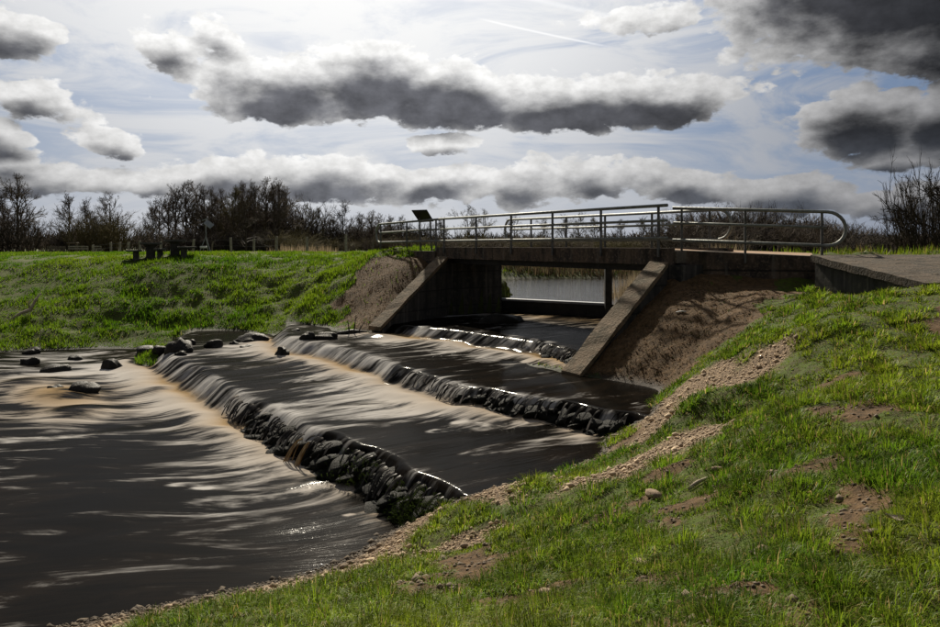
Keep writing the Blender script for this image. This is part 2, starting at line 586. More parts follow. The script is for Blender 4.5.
def base_h(x, y):
    x = np.asarray(x, dtype=float)
    y = np.asarray(y, dtype=float)
    sh = x.shape
    xf, yf = x.ravel(), y.ravel()
    out = np.empty(xf.shape)
    for i in range(0, len(xf), 20000):
        dx = xf[i:i + 20000, None] - _C[None, :, 0]
        dy = yf[i:i + 20000, None] - _C[None, :, 1]
        out[i:i + 20000] = np.sqrt(dx * dx + dy * dy + .35 ** 2) @ _W + 2.0
    out = out.reshape(sh)
    r = np.hypot(x, y)
    k = sstep(r, 62, 85)
    far = 3.05 + (fbm(x / 60, y / 60, 3, 40) - .5) * .5
    out = out * (1 - k) + far * k
    return np.clip(out, -.9, 3.7)


def height(x, y):
    x = np.asarray(x, dtype=float)
    y = np.asarray(y, dtype=float)
    h = base_h(x, y)
    r = np.hypot(x, y)
    wl = water_level(x, y)
    land = sstep(h - wl, -.05, .35)
    nearw = 1 - sstep(r, 14, 22)
    lump = (fbm(x * 1.25, y * 1.25, 3, 11) - .5) * (.14 + .38 * sstep(r, 18, 24) * (1 - sstep(r, 31, 36)) + .10 * sstep(r, 31, 36))
    lump = lump + (fbm(x * 4.5, y * 4.5, 3, 21) - .5) * .075 * nearw
    lump = lump + (vnoise(x * 16, y * 16, 31) - .5) * .018 * nearw
    es = inside(EARTH_RIGHT, x, y)
    lump = lump * (1 - .6 * inside(EARTH_LEFT, x, y))
    lump = lump + es * ((fbm(x * 2.2, y * 2.2, 4, 141) - .5) * .22)
    h = h + lump * land
    ch = inside(CHANNEL, x, y)
    return np.where(ch, np.minimum(h, .75), h)


def hz(x, y):
    return float(height(np.array([x]), np.array([y]))[0])


EARTH_RIGHT = np.array([(2.2, 16.4), (4.7, 18.1), (7.8, 17.4), (7.2, 16.4), (6.3, 15.6), (5.4, 14.3), (4.6, 13.9), (3.9, 14.0), (3.0, 14.9)])
EARTH_LEFT = np.array([(-1.0, 26.9), (-3.6, 30), (-4.6, 28.2), (-4.8, 26.3), (-4.4, 24.9), (-3.0, 23.5)])


def soft_inside(poly, x, y, n=0.35):
    jx = (fbm(x * 1.6, y * 1.6, 3, 71) - .5) * 2 * n
    jy = (fbm(x * 1.6 + 31, y * 1.6, 3, 72) - .5) * 2 * n
    return inside(poly, x + jx * 1.4, y + jy * 1.4).astype(float)


def ell(x, y, cx, cy, rx, ry, rot=0.0, fuzz=.5):
    c, s = math.cos(rot), math.sin(rot)
    u = ((x - cx) * c + (y - cy) * s) / rx
    v = (-(x - cx) * s + (y - cy) * c) / ry
    d = np.sqrt(u * u + v * v) + (fbm(x * 2.6, y * 2.6, 4, 81) - .5) * fuzz * 2
    return 1 - sstep(d, .75, 1.1)


def cover(x, y, h):
    """gravel, bare earth (0..1)"""
    wl = water_level(x, y)
    gr = np.maximum.reduce([
        ell(x, y, 2.2, 8.45, 1.45, .80, .60, .22), ell(x, y, 3.45, 11.7, .95, 1.15, -.5, .3), ell(x, y, 4.3, 11.0, .85, .50, .6, .35), ell(x, y, 2.75, 10.6, .70, .50, .8, .35),
        ell(x, y, -.38, 7.45, .42, .26, .3, .35), ell(x, y, .12, 7.35, .3, .2, .2, .35),
        ell(x, y, -13.6, 41.5, 2.6, 1.5, -.2, .2),
    ])
    beach = (1 - sstep(h - wl, .30, .52 + .25 * (fbm(x * 1.5, y * 1.5, 2, 88) - .5))) * (y < 9.4) * (x < 1.2)
    beach2 = (1 - sstep(h - wl, .08, .2)) * .9 * (y < 12.8)
    gr = np.clip(np.maximum.reduce([gr, beach, beach2]), 0, 1)
    be = np.maximum(soft_inside(EARTH_RIGHT, x, y, .6), soft_inside(EARTH_LEFT, x, y, .6) * .88)
    r = np.hypot(x, y)
    n = fbm(x * .9 + 5, y * .9, 4, 91)
    patches = sstep(n, .64, .72) * (1 - sstep(r, 10, 22) * .75)
    fg = np.maximum.reduce([ell(x, y, .50, 4.75, .34, .24, .3, .6), ell(x, y, 1.05, 4.45, .36, .25, 0, .6), ell(x, y, 1.75, 5.9, .42, .2, 0, .6), ell(x, y, 2.6, 5.6, .35, .16, 0, .6),
                            ell(x, y, 1.9, 7.1, .3, .2, 0, .6), ell(x, y, 1.25, 3.75, .3, .14, 0, .6), ell(x, y, -.25, 5.2, .3, .2, 0, .6), ell(x, y, 1.35, 6.4, .4, .18, .2, .6)])
    be = np.clip(np.maximum.reduce([be, patches * .9, fg]), 0, 1)
    return gr, be


def ground_material():
    m, g, b = new_mat("bank_ground")
    p = g.node('ShaderNodeTexCoord').outputs['Object']
    n1 = g.noise(p, 1.3, 8, .65)
    n2 = g.noise(p, 9.0, 6, .65)
    n3 = g.noise(p, 55.0, 4, .6)
    vor = g.node('ShaderNodeTexVoronoi')
    setin(g.nt, vor.inputs['Vector'], p)
    vor.inputs['Scale'].default_value = 34.0
    peb = vor.outputs['Distance']
    pc = g.node('ShaderNodeSeparateColor')
    g.nt.links.new(vor.outputs['Color'], pc.inputs[0])
    turf = g.mix(g.ss(n1, .35, .65), (.048, .078, .009), (.085, .115, .014))
    turf = g.mix(g.m('MULTIPLY', g.ss(n2, .42, .58), .75), turf, (.060, .048, .020))
    earth = g.mix(g.ss(n2, .35, .65), (.058, .035, .015), (.128, .076, .034))
    earth = g.mix(g.m('MULTIPLY', g.ss(n3, .55, .72), .6), earth, (.20, .145, .095))
    grav = g.mix(pc.outputs[0], (.24, .165, .10), (.52, .38, .23))
    grav = g.mix(g.ss(peb, .25, .55), grav, (.13, .09, .058))
    bare = g.ss(g.m('ADD', g.attr('bare'), g.m('MULTIPLY', g.m('SUBTRACT', n2, .5), .9)), .34, .62)
    gravel = g.attr('gravel')
    c = g.mix(bare, turf, earth)
    c = g.mix(gravel, c, grav)
    wet = g.attr('wet')
    c = g.mix(g.m('MULTIPLY', wet, .75), c, (.012, .010, .007))
    setin(g.nt, b.inputs['Base Color'], c)
    setin(g.nt, b.inputs['Roughness'], g.lin(wet, 0, 1, .95, .75))
    b.inputs['Specular IOR Level'].default_value = .2
    hh = g.m('ADD', g.m('MULTIPLY', n2, 1.0), g.m('MULTIPLY', n3, .35))
    hh = g.m('SUBTRACT', hh, g.m('MULTIPLY', g.m('MULTIPLY', peb, gravel), .7))
    setin(g.nt, b.inputs['Normal'], g.bump(hh, .8, .05))
    return m


def build_ground():
    rad = [0.02, .5, 1.0, 1.5, 2.0]
    r = 2.3
    while r < 36:
        rad.append(r)
        r *= 1.0085
    while r < 3000:
        rad.append(r)
        r *= 1.035
    rad = np.array(rad)
    fine = np.radians(np.arange(-40, 40.01, .22))
    rest = np.radians(np.arange(44, 317, 4))
    th = np.concatenate([fine, rest])
    RR, TT = np.meshgrid(rad, th, indexing='ij')
    X, Y = RR * np.sin(TT), RR * np.cos(TT)
    Z = height(X, Y)
    gr, be = cover(X, Y, Z)
    wl = water_level(X, Y)
    wet = 1 - sstep(Z - wl, .03, .16)
    wet = wet * (np.hypot(X, Y) < 60)
    n, k = X.shape
    idx = np.arange(n * k).reshape(n, k)
    nx = np.roll(idx, -1, axis=1)
    q = np.stack([idx[:-1], idx[1:], nx[1:], nx[:-1]], axis=-1).reshape(-1, 4)
    q = q[:, ::-1]
    me = mesh("ground", np.stack([X, Y, Z], -1).reshape(-1, 3), q, ground_material(), True)
    fattr(me, 'gravel', gr)
    fattr(me, 'bare', be)
    fattr(me, 'wet', wet)
    o = link("ground", me)
    tag(o, "grassy river banks with bare earth and gravel running back to a flat field", kind='structure')


build_ground()


# ------------------------------------------------------------------ water
def water_material(name, pond=False):
    m, g, b = new_mat(name)
    if pond:
        p = g.node('ShaderNodeTexCoord').outputs['Object']
        n = g.noise(g.v('MULTIPLY', p, (1.0, 2.4, 1)), 2.2, 4, .55)
        b.inputs['Base Color'].default_value = (.012, .010, .007, 1)
        b.inputs['Roughness'].default_value = .05
        b.inputs['IOR'].default_value = 1.33
        setin(g.nt, b.inputs['Normal'], g.bump(n, .6, .06))
        return m
    fl = g.attr('flow', 'Vector')
    foam = g.attr('foam')
    amber = g.attr('amber')
    n1 = g.noise(g.v('MULTIPLY', fl, (3.0, .55, 1)), 1.0, 7, .62, 1.3)
    n2 = g.noise(g.v('MULTIPLY', fl, (13.0, 1.1, 1)), 1.0, 5, .6, .4)
    n3 = g.noise(g.v('MULTIPLY', fl, (1.1, .34, 1)), 1.0, 6, .62, 1.6)
    st = g.m('ADD', g.m('MULTIPLY', n1, .40), g.m('MULTIPLY', n2, .14))
    st = g.m('ADD', st, g.m('MULTIPLY', n3, .66))                  # about 0.6 mean
    k = g.m('ADD', g.m('MULTIPLY', foam, 1.0), g.m('MULTIPLY', g.m('SUBTRACT', st, .60), 3.3))
    f = g.m('MULTIPLY', g.ss(k, .25, .93), .96)
    deep = g.mix(g.ss(n3, .4, .7), (.0045, .0038, .003), (.011, .008, .0055))
    peat = g.mix(amber, (.46, .445, .43), (.29, .195, .095))
    nrm = g.bump(g.m('ADD', g.m('MULTIPLY', n1, .8), g.m('MULTIPLY', n2, .3)), .16, .05)
    nt = g.nt
    nt.nodes.remove(b)
    dk = g.node('ShaderNodeBsdfDiffuse')
    setin(nt, dk.inputs['Color'], deep)
    gl = g.node('ShaderNodeBsdfGlossy')
    gl.inputs['Roughness'].default_value = .12
    setin(nt, gl.inputs['Normal'], nrm)
    fr = g.node('ShaderNodeFresnel')
    fr.inputs['IOR'].default_value = 1.33
    body = g.node('ShaderNodeMixShader')                    # reflections cut as by a polarising filter
    setin(nt, body.inputs[0], g.m('MULTIPLY', fr.outputs[0], .17))
    nt.links.new(dk.outputs[0], body.inputs[1])
    nt.links.new(gl.outputs[0], body.inputs[2])
    fm = g.node('ShaderNodeBsdfDiffuse')
    setin(nt, fm.inputs['Color'], peat)
    setin(nt, fm.inputs['Normal'], nrm)
    allm = g.node('ShaderNodeMixShader')
    setin(nt, allm.inputs[0], f)
    nt.links.new(body.outputs[0], allm.inputs[1])
    nt.links.new(fm.outputs[0], allm.inputs[2])
    nt.links.new(allm.outputs[0], nt.nodes['Material Output'].inputs['Surface'])
    return m


def build_river():
    bb = np.concatenate([np.arange(-32, -4, .6), np.arange(-4, 3.2, .16), np.arange(3.2, 14.2, .065), np.arange(14.2, 19.3, .2)])
    aa = np.concatenate([np.arange(3.0, 25, .075), np.arange(25, 46, .25)])
    A, B = np.meshgrid(aa, bb, indexing='ij')
    Z = np.full(A.shape, L3)
    foam = np.zeros(A.shape)
    amber = np.zeros(A.shape)
    wob = fbm(A * .8, B * .35, 3, 51) - .5
    for i, ((C, drop, w), top) in enumerate(zip(CREST, (L1, L2, L3))):
        c = np.interp(A, C[:, 0], C[:, 1])
        cn = c + (vnoise(A * 1.7, A * 0 + 3.3, 5) - .5) * .22 + (vnoise(A * 5, A * 0 + 1.3, 6) - .5) * .10
        dry_ = 1 - sstep(A, (12.5, 10.2, 12.5)[i], (15.5, 13.6, 15)[i])
        t = cn - B + (.20, .12, .12)[i] * dry_              # metres below the crest
        wide = w * (.8 + .5 * (vnoise(A * .7, A * 0, 8 + i))) * (.55 + .45 * sstep(A, (12, 10, 12)[i], (16.5, 14.5, 15)[i]))
        S = sstep(t, -wide * .55, wide * .65)
        Z -= drop * S
        # white water at the foot
        e1 = np.exp(-np.clip(t - wide * .6, 0, 9) / (.9, .75, .7)[i]) * sstep(t, wide * .30, wide * .7)
        along = np.interp(A, *(((5, 7.2, 8, 9, 11.5, 14, 17, 22, 26), (0, 0, .3, .3, .55, 1.0, 1.15, 1.15, .8)),
                               ((6, 7.8, 8.6, 11, 14, 18, 21, 24), (0, 0, .8, .95, 1.05, 1.15, 1.1, .9)),
                               ((11.0, 12.2, 14, 16, 19, 21, 24), (0, .8, 1.0, 1.0, 1.05, 1.0, .8)))[i])
        patch = .35 + 1.3 * fbm(A * .9, B * .5, 3, 61 + i)
        foam += e1 * along * patch
        foam += .42 * np.exp(-np.clip(t - wide * .6, 0, 20) / 3.2) * sstep(t, wide * .3, wide) * along * sstep(fbm(A * .55 + 7, B * .30, 3, 66 + i), .42, .62)
        amber += .95 * np.exp(-np.clip(t - wide * .5, 0, 9) / .6) * sstep(t, wide * .05, wide * .5) * (.5 + .8 * fbm(A * .6, B * .6, 2, 69 + i))
        # thin bright threads over the lip
        foam += .46 * np.exp(-((t - wide * .02) / (wide * .8)) ** 2) * along
        Z += .06 * np.exp(-((t - wide * 1.25) / .4) ** 2) * along * sstep(A, 7, 13) * (.4 + 1.2 * fbm(A * 1.1, B * .8, 2, 53))
    turb = np.clip(foam, 0, 1)
    Z += wob * (.03 + .09 * turb)
    Z += .03 * (fbm(A * 2.2, B * .8, 3, 54) - .5) * (.3 + turb)
    # standing waves in the outfall on the far side of the lowest pool
    for (px_, py_, s_) in ((-9.3, 17.6, 1.0), (-10.1, 18.0, .8), (-8.2, 16.0, .9), (-10.5, 15.0, .8), (-11.5, 19.4, .7)):
        pa, pb = px_ * EX[0] + py_ * EX[1], px_ * FX[0] + py_ * FX[1]
        rr = np.hypot((A - pa) / 1.0, (B - pb + .3) / .8)
        soft = sstep(4.9 - B, 0, 1.1)
        Z += .13 * s_ * np.exp(-rr ** 2 * 1.6) * soft
        foam += .5 * s_ * np.exp(-((rr - .9) / .4) ** 2) * sstep(pb + .6 - B, 0, .8)
        amber += .55 * s_ * np.exp(-rr ** 2 * .5) * soft
    # a fast broad tongue on the far side of the lowest pool
    ton = np.exp(-np.clip(5.5 - B, 0, 40) / 6.0) * sstep(A, 13.5, 19) * sstep(5.2 - B, 0, 1.0)
    foam += .34 * ton * (.4 + fbm(A * .5, B * .35, 3, 57))
    # water racing out from under the bridge
    fr = sstep(B, 13.2, 15.5) * .38 * (.3 + 1.1 * fbm(A * .8, B * .4, 3, 58))
    foam += fr
    amber += sstep(B, 15.5, 18.2) * .9
    # small drifting rafts of foam
    for (px_, py_, rx_, s_) in ((.03, 13.1, .34, 1.0), (-.55, 12.6, .25, .7), (.35, 12.3, .2, .6), (-1.5, 9.85, .2, 1.1), (-4.6, 11.0, .22, .7), (-4.0, 10.9, .14, .6), (-5.4, 10.7, .2, .5), (3.0, 13.1, .3, .5)):
        pa, pb = px_ * EX[0] + py_ * EX[1], px_ * FX[0] + py_ * FX[1]
        rr = np.hypot((A - pa) / rx_, (B - pb) / (rx_ * 1.3)) + (fbm(A * 5, B * 5, 3, 59) - .5) * 1.2
        foam += .45 * s_ * (1 - sstep(rr, .1, 1.3)) * 2.2 * sstep(fbm(A * 4.5, B * 2.2, 4, 63), .44, .62)
    Xw, Yw = xy(A, B)
    foam *= .15 + .85 * sstep(Z - height(Xw, Yw), .02, .16)
    psi = A - .55 * np.log1p(np.exp((4.2 - B) * 1.0)) * sstep(4.8 - B, 0, 3)
    psi = psi + .22 * (fbm(A * .5, B * .28, 3, 62) - .5) * 2 
    X, Y = xy(A, B)
    n, k = A.shape
    idx = np.arange(n * k).reshape(n, k)
    q = np.stack([idx[:-1, :-1], idx[1:, :-1], idx[1:, 1:], idx[:-1, 1:]], -1).reshape(-1, 4)
    # orientation: a to the left/back, b to the right/back
    q = q[:, ::-1]
    me = mesh("river", np.stack([X, Y, Z], -1).reshape(-1, 3), q, water_material("river_water"), True)
    vattr(me, 'flow', np.stack([psi, B, 0 * A], -1))
    fattr(me, 'foam', np.clip(foam, 0, 1.6))
    fattr(me, 'amber', np.clip(amber, 0, 1))
    tag(link("river", me), "dark peaty river sliding over three stone weirs with silky foam", kind='structure')


build_river()
pond_poly = [(1.05, 28.25), (4.9, 26.0), (6.6, 22.5), (40, 22.5), (40, 56), (-3, 56), (-3, 29.5)]
pm = MB().add([(p[0], p[1], LP) for p in pond_poly], [tuple(range(len(pond_poly)))]).obj("pond_water", water_material("pond_water", True))
tag(pm, "calm pond reflecting the bright sky upstream of the bridge", kind='structure')

# ------------------------------------------------------------------ materials
M_CONC = rough_mat("weathered_concrete", [(.16, .135, .105), (.075, .062, .05), (.20, .17, .12)], 1.6, .9, .5, .02)
M_FACE = rough_mat("stained_concrete", [(.060, .055, .050), (.022, .021, .020), (.085, .075, .06)], 1.1, .85, .4, .02, stretch=(2.2, 2.2, .35), joints=.62)
M_BEAM = rough_mat("stained_beam_concrete", [(.120, .085, .060), (.035, .028, .024), (.20, .15, .11)], 2.3, .9, .7, .02, stretch=(1, 1, .6), joints=.9)
M_COPE = rough_mat("mossy_coping_concrete", [(.19, .135, .085), (.075, .06, .034), (.25, .19, .13)], 2.8, .92, .9, .03)
M_RAMP = rough_mat("dirty_ramp_concrete", [(.095, .070, .047), (.045, .037, .026), (.14, .105, .07)], 2.6, .95, .9, .04)
M_PATH = rough_mat("sandy_path", [(.36, .23, .14), (.25, .16, .095), (.42, .30, .2)], 2.0, .95, .5, .02)
M_STEEL = rough_mat("galvanised_steel", [(.27, .285, .265), (.17, .18, .165), (.14, .105, .08)], 5.0, .48, .15, .004, metallic=.35, spec=.4, rough2=.7)
M_POSTS = rough_mat("backlit_weathered_steel", [(.13, .13, .13), (.07, .07, .07), (.10, .07, .05)], 5.0, .55, .15, .004, metallic=.5, spec=.4)  # rust tone, plus the posts' backlit darkness put into the grey
M_DARK = rough_mat("black_wet_timber", [(.018, .016, .014), (.035, .03, .026)], 4.0, .6, .4, .01)
M_BOARD = rough_mat("board_back", [(.030, .030, .032), (.018, .018, .02)], 3.0, .5, .1, .004)
M_GREY = rough_mat("grey_box_paint", [(.30, .31, .33), (.22, .23, .25)], 6.0, .5, .1, .003)
M_WHITE = rough_mat("white_paint", [(.75, .75, .73), (.6, .6, .57)], 6.0, .5, .1, .003)
M_WOOD = rough_mat("grey_weathered_wood", [(.20, .165, .125), (.11, .09, .07), (.27, .23, .18)], 7.0, .9, .5, .01, stretch=(1, 1, .2))
M_PALE = rough_mat("pale_weathered_wood", [(.38, .35, .29), (.24, .21, .17)], 7.0, .9, .4, .01)
M_BENCH = rough_mat("dark_mossy_concrete", [(.11, .104, .09), (.06, .058, .05), (.085, .095, .05)], 4.0, .9, .5, .012)
M_ROCK = rough_mat("wet_dark_rock", [(.022, .019, .016), (.009, .008, .007), (.035, .030, .020)], 3.5, .5, .6, .03, spec=.18, rough2=.8)
M_WEIR = rough_mat("weir_stone", [(.011, .010, .008), (.005, .005, .004), (.017, .021, .007)], 4.5, .5, .8, .03, spec=.12, rough2=.9)
M_SLAB = rough_mat("dry_pale_stone", [(.26, .185, .12), (.16, .11, .075), (.32, .25, .17)], 6.0, .9, .6, .01)
M_DEAD = rough_mat("bleached_wood", [(.46, .38, .30), (.30, .24, .18)], 8.0, .9, .4, .01)
M_WIRE = rough_mat("fence_wire", [(.2, .2, .2), (.12, .12, .12)], 5.0, .5, 0, .01, metallic=.7)

# ------------------------------------------------------------------ footbridge
BA, BB = np.array((-.9, 26.5)), np.array((4.7, 18.1))      # upstream-left and right ends of the near edge
AX = (BB - BA) / np.linalg.norm(BB - BA)                   # along the bridge, towards its right end
NX = np.array((-AX[1], AX[0]))                             # across, away from the camera
if NX[0] < 0:
    NX = -NX
BW = 2.55
TOPZ = 3.67


def bp(s, t):
    """point on the bridge: s metres along from the left end, t metres across from the near edge"""
    p = BA + AX * s + NX * t
    return (float(p[0]), float(p[1]))


LEN = float(np.linalg.norm(BB - BA))
bridge = empty("footbridge", (*bp(LEN / 2, BW / 2), 1.2), label="dark stained concrete footbridge carrying the path across the river", cat="footbridge")
_inv = Matrix.Translation(-Vector(bridge.location))


def child(mb, name, mat, parent, smooth=False):
    """part built in world coordinates under a thing"""
    o = link(name, mb.mesh(name, mat, smooth))
    o.parent = parent
    o.matrix_parent_inverse = Matrix.Translation(-Vector(parent.location)) if parent.parent is None and parent.type == 'EMPTY' else Matrix.Identity(4)
    return o


def ccw(poly):
    s = sum(poly[i][0] * poly[(i + 1) % len(poly)][1] - poly[(i + 1) % len(poly)][0] * poly[i][1] for i in range(len(poly)))
    return poly if s > 0 else poly[::-1]


def strip(s0, s1, t0, t1):
    return ccw([bp(s0, t0), bp(s1, t0), bp(s1, t1), bp(s0, t1)])


child(MB().prism(strip(-.3, LEN + .3, .26, BW - .26), 3.30, 3.60), "deck_slab", M_CONC, bridge)
for t in (0, BW - .26):
    child(MB().prism(strip(-.6, LEN + .25, t, t + .26), 3.26, TOPZ), "edge_beam", M_BEAM, bridge)
    child(MB().prism(strip(-.1, LEN - .1, t + .30 if t == 0 else t - .16, t + .44 if t == 0 else t - .02), 3.08, 3.297), "girder", M_DARK, bridge)
child(MB().prism(strip(-.75, -.02, .02, BW), .2, 3.255), "abutment", M_FACE, bridge)
child(MB().prism(strip(LEN + .02, LEN + .6, .02, BW), .2, 3.255), "abutment", M_FACE, bridge)


def wing(name, top, bot, zt, zb, th, label):
    """sloping wing wall with a coping laid on its raking top"""
    tv, bv = Vector(top), Vector(bot)
    d = (bv - tv).normalized()
    n = Vector((-d.y, d.x)) * th / 2
    t = empty(name, (*((tv + bv) / 2), .2), label=label, cat="wall")
    pl = ccw([tuple(tv + n), tuple(bv + n), tuple(bv - n), tuple(tv - n)])
    zz = [zt if (Vector(p) - tv).length < (Vector(p) - bv).length else zb for p in pl]
    child(MB().prism(pl, .1, zz), "wall_face", M_FACE, t)
    n2 = n * 1.16
    k = 5
    vs, fs = [], []
    rg = random.Random(4)
    for i in range(k * 3 + 1):
        f = i / (k * 3)
        c = tv.lerp(bv + d * .12, f)
        z = zt + (zb - zt) * f
        for sgn, dz in ((1, .004), (1, .13), (-1, .13), (-1, .004)):
            j = (rg.random() - .5) * .09
            p = c + n2 * sgn * (1 + j)
            vs.append((p.x, p.y, z + dz + (rg.random() - .5) * .04 * (dz > .05)))
    for i in range(k * 3):
        for q in range(4):
            q2 = (q + 1) % 4
            fs.append((i * 4 + q, (i + 1) * 4 + q, (i + 1) * 4 + q2, i * 4 + q2))
    fs += [(0, 1, 2, 3), tuple(k * 12 + q for q in (3, 2, 1, 0))]
    child(MB().add(vs, fs), "coping", M_COPE, t)
    return t


wing("wing_wall", (-1.0, 26.35), (-2.95, 23.15), 3.22, 1.05, .42, "dark sloping wing wall at the far left abutment of the bridge")
wing("wing_wall", (4.62, 17.9), (2.30, 16.1), 3.22, .82, .50, "brown topped sloping wing wall at the near right end of the bridge")

# low wall under the left approach railing
lw = empty("kerb_wall", (-2.3, 28.9, 3.0), label="low rough kerb wall under the railing left of the bridge", cat="wall")
child(MB().prism(ccw([(-1.3, 26.95), (-3.85, 31.0), (-3.6, 31.15), (-1.05, 27.1)]), 2.4, 3.52), "wall_face", M_BEAM, lw)

# right approach: retaining wall with a path on it
rw = empty("retaining_wall", (6.6, 18.0, 2.6), label="dark stained retaining wall under the right hand railing", cat="wall")
child(MB().prism(ccw([(4.98, 18.30), (8.25, 17.45), (8.32, 17.72), (5.05, 18.57)]), 2.4, [3.63, 3.48, 3.49, 3.635]), "wall_face", M_BEAM, rw)
ap = MB().add([(5.05, 18.57, 3.60), (8.32, 17.72, 3.46), (9.3, 19.9, 3.53), (5.9, 20.9, 3.66), (5.05, 18.57, 2.6), (8.32, 17.72, 2.6), (9.3, 19.9, 2.6), (5.9, 20.9, 2.6)],
              [(0, 1, 2, 3), (0, 4, 5, 1), (1, 5, 6, 2), (2, 6, 7, 3), (3, 7, 4, 0)]).obj("approach_path", M_PATH)
tag(ap, "sandy path leading onto the right end of the bridge", kind='structure')

# concrete ramp on the far right
rp = empty("concrete_ramp", (9.5, 15.0, 2.6), label="low concrete ramp sloping down beyond the right end of the railing", cat="ramp")
pl = [(7.55, 16.0), (8.0, 12.8), (13.5, 12.6), (13.5, 17.6), (8.33, 17.43)]
child(MB().prism(pl, 2.0, [3.42, 2.99, 3.05, 3.40, 3.46]), "ramp_wall", M_FACE, rp)


def rough_slab(poly, z, th, seed, mat, name, parent, n=26, amp=.03):
    """thin slab with an uneven upper face following the corner heights z"""
    (x0, y0), (x1, y1), (x2, y2), (x3, y3) = poly
    vs, fs = [], []
    u = np.linspace(0, 1, n)
    U, V = np.meshgrid(u, u, indexing='ij')
    w = [(1 - U) * (1 - V), U * (1 - V), U * V, (1 - U) * V]
    X = sum(wi * p[0] for wi, p in zip(w, poly))
    Y = sum(wi * p[1] for wi, p in zip(w, poly))
    Z = sum(wi * zz for wi, zz in zip(w, z)) + (fbm(X * 3, Y * 3, 4, seed) - .5) * 2 * amp + th
    idx = np.arange(n * n).reshape(n, n)
    q = np.stack([idx[:-1, :-1], idx[1:, :-1], idx[1:, 1:], idx[:-1, 1:]], -1).reshape(-1, 4)
    top = np.stack([X, Y, Z], -1).reshape(-1, 3)
    ring = list(idx[:, 0]) + list(idx[-1, 1:]) + list(idx[-2::-1, -1]) + list(idx[0, -2:0:-1])
    vs = [tuple(p) for p in top]
    base = len(vs)
    for i in ring:
        vs.append((top[i][0], top[i][1], top[i][2] - th - .05))
    fs = [tuple(int(t) for t in f) for f in q]
    m_ = len(ring)
    for i in range(m_):
        j = (i + 1) % m_
        fs.append((int(ring[i]), base + i, base + j, int(ring[j])))
    return child(MB().add(vs, fs), name, mat, parent)


rough_slab([(7.46, 16.02), (7.93, 12.7), (13.5, 12.6), (13.5, 17.5)], [3.43, 2.99, 3.05, 3.42], .10, 33, M_RAMP, "ramp_slab", rp, 34, .035)


# ------------------------------------------------------------------ railings
def railing(name, label, posts, top_z, base_z, hook_left=False, hook_right=False, over=(.3, .3), cat="railing", below=0.0):
    """posts = plan points; top_z/base_z at the two ends"""
    P = [Vector((p[0], p[1])) for p in posts]
    d = (P[-1] - P[0]).normalized()
    L = (P[-1] - P[0]).length
    t = empty(name, (*P[0], base_z[0]), label=label, cat=cat)

    def z_top(s):
        return top_z[0] + (top_z[1] - top_z[0]) * s / L

    def pt(s, dz):
        q = P[0] + d * s
        return (q.x, q.y, z_top(s) + dz)
    drops = (0.0, -.37, -.80)
    for p in P:
        s = (p - P[0]).dot(d)
        zb = base_z[0] + (base_z[1] - base_z[0]) * s / L
        rot = Matrix.Rotation(math.atan2(d.y, d.x), 3, 'Z')
        c = Vector((p.x, p.y, (z_top(s) - .03 + zb - below) / 2))
        child(MB().box(c, (.055, .055, z_top(s) - .03 - zb + below), rot, .006), "post", M_POSTS, t)
    s0, s1 = -over[0], L + over[1]
    r = .042
    top = [pt(s0, 0), pt(s1, 0)]
    low = [pt(s0, drops[2]), pt(s1, drops[2])]
    H = -drops[2]
    arc_r = [pt(s1 + math.sin(a) * H * .5, -H / 2 + math.cos(a) * H / 2) for a in np.linspace(0, math.pi, 13)]
    arc_l = [pt(s0 - math.sin(a) * H * .35, -H / 2 - math.cos(a) * H / 2) for a in np.linspace(0, math.pi, 13)]
    if hook_left and hook_right:
        loop = top + arc_r + low[::-1] + arc_l + [top[0]]
        child(MB().tube(loop, r, 10), "rail", M_STEEL, t, True)
    elif hook_right:
        child(MB().tube(top + arc_r[1:-1] + low[::-1], r, 10), "rail", M_STEEL, t, True)
    elif hook_left:
        child(MB().tube(top[::-1] + arc_l[::-1][1:-1] + low, r, 10), "rail", M_STEEL, t, True)
    else:
        child(MB().tube(top, r, 10), "rail", M_STEEL, t, True)
        child(MB().tube(low, r * .85, 10), "rail", M_STEEL, t, True)
    child(MB().tube([pt(s0 + .02, drops[1]), pt(s1 - .02, drops[1])], r * .85, 10), "rail", M_STEEL, t, True)
    return t


EDGE = -.05
near_posts = [bp(LEN * f, EDGE) for f in (0, .205, .40, .60, .80, 1.0)]
railing("metal_railing", "long galvanised railing along the near edge of the bridge", near_posts, (4.70, 4.72), (TOPZ, TOPZ), over=(.35, .28), below=.22)
far_posts = [bp(LEN * f, BW + .05) for f in (.17, .36, .545, .74, .945)]
railing("metal_railing", "galvanised railing on the far edge of the bridge with curved ends", far_posts, (4.70, 4.70), (TOPZ, TOPZ), True, True, (1.3, .3), below=.22)
left_posts = [bp(-.55, EDGE), (-2.63, 29.35), (-3.95, 31.9)]
left_posts = [(-1.27, 27.3), (-2.55, 29.5), (-3.9, 31.9)]
railing("metal_railing", "short galvanised railing left of the bridge in front of the tilted board", left_posts, (4.70, 4.66), (3.52, 3.50), False, True, (.25, .1), below=.4)
right_posts = [(5.26, 18.17), (6.70, 17.80), (8.36, 17.37)]
railing("metal_railing", "dark railing with a rounded end on the right hand retaining wall", right_posts, (4.66, 4.54), (3.62, 3.47), False, True, (.22, .12), below=.25)

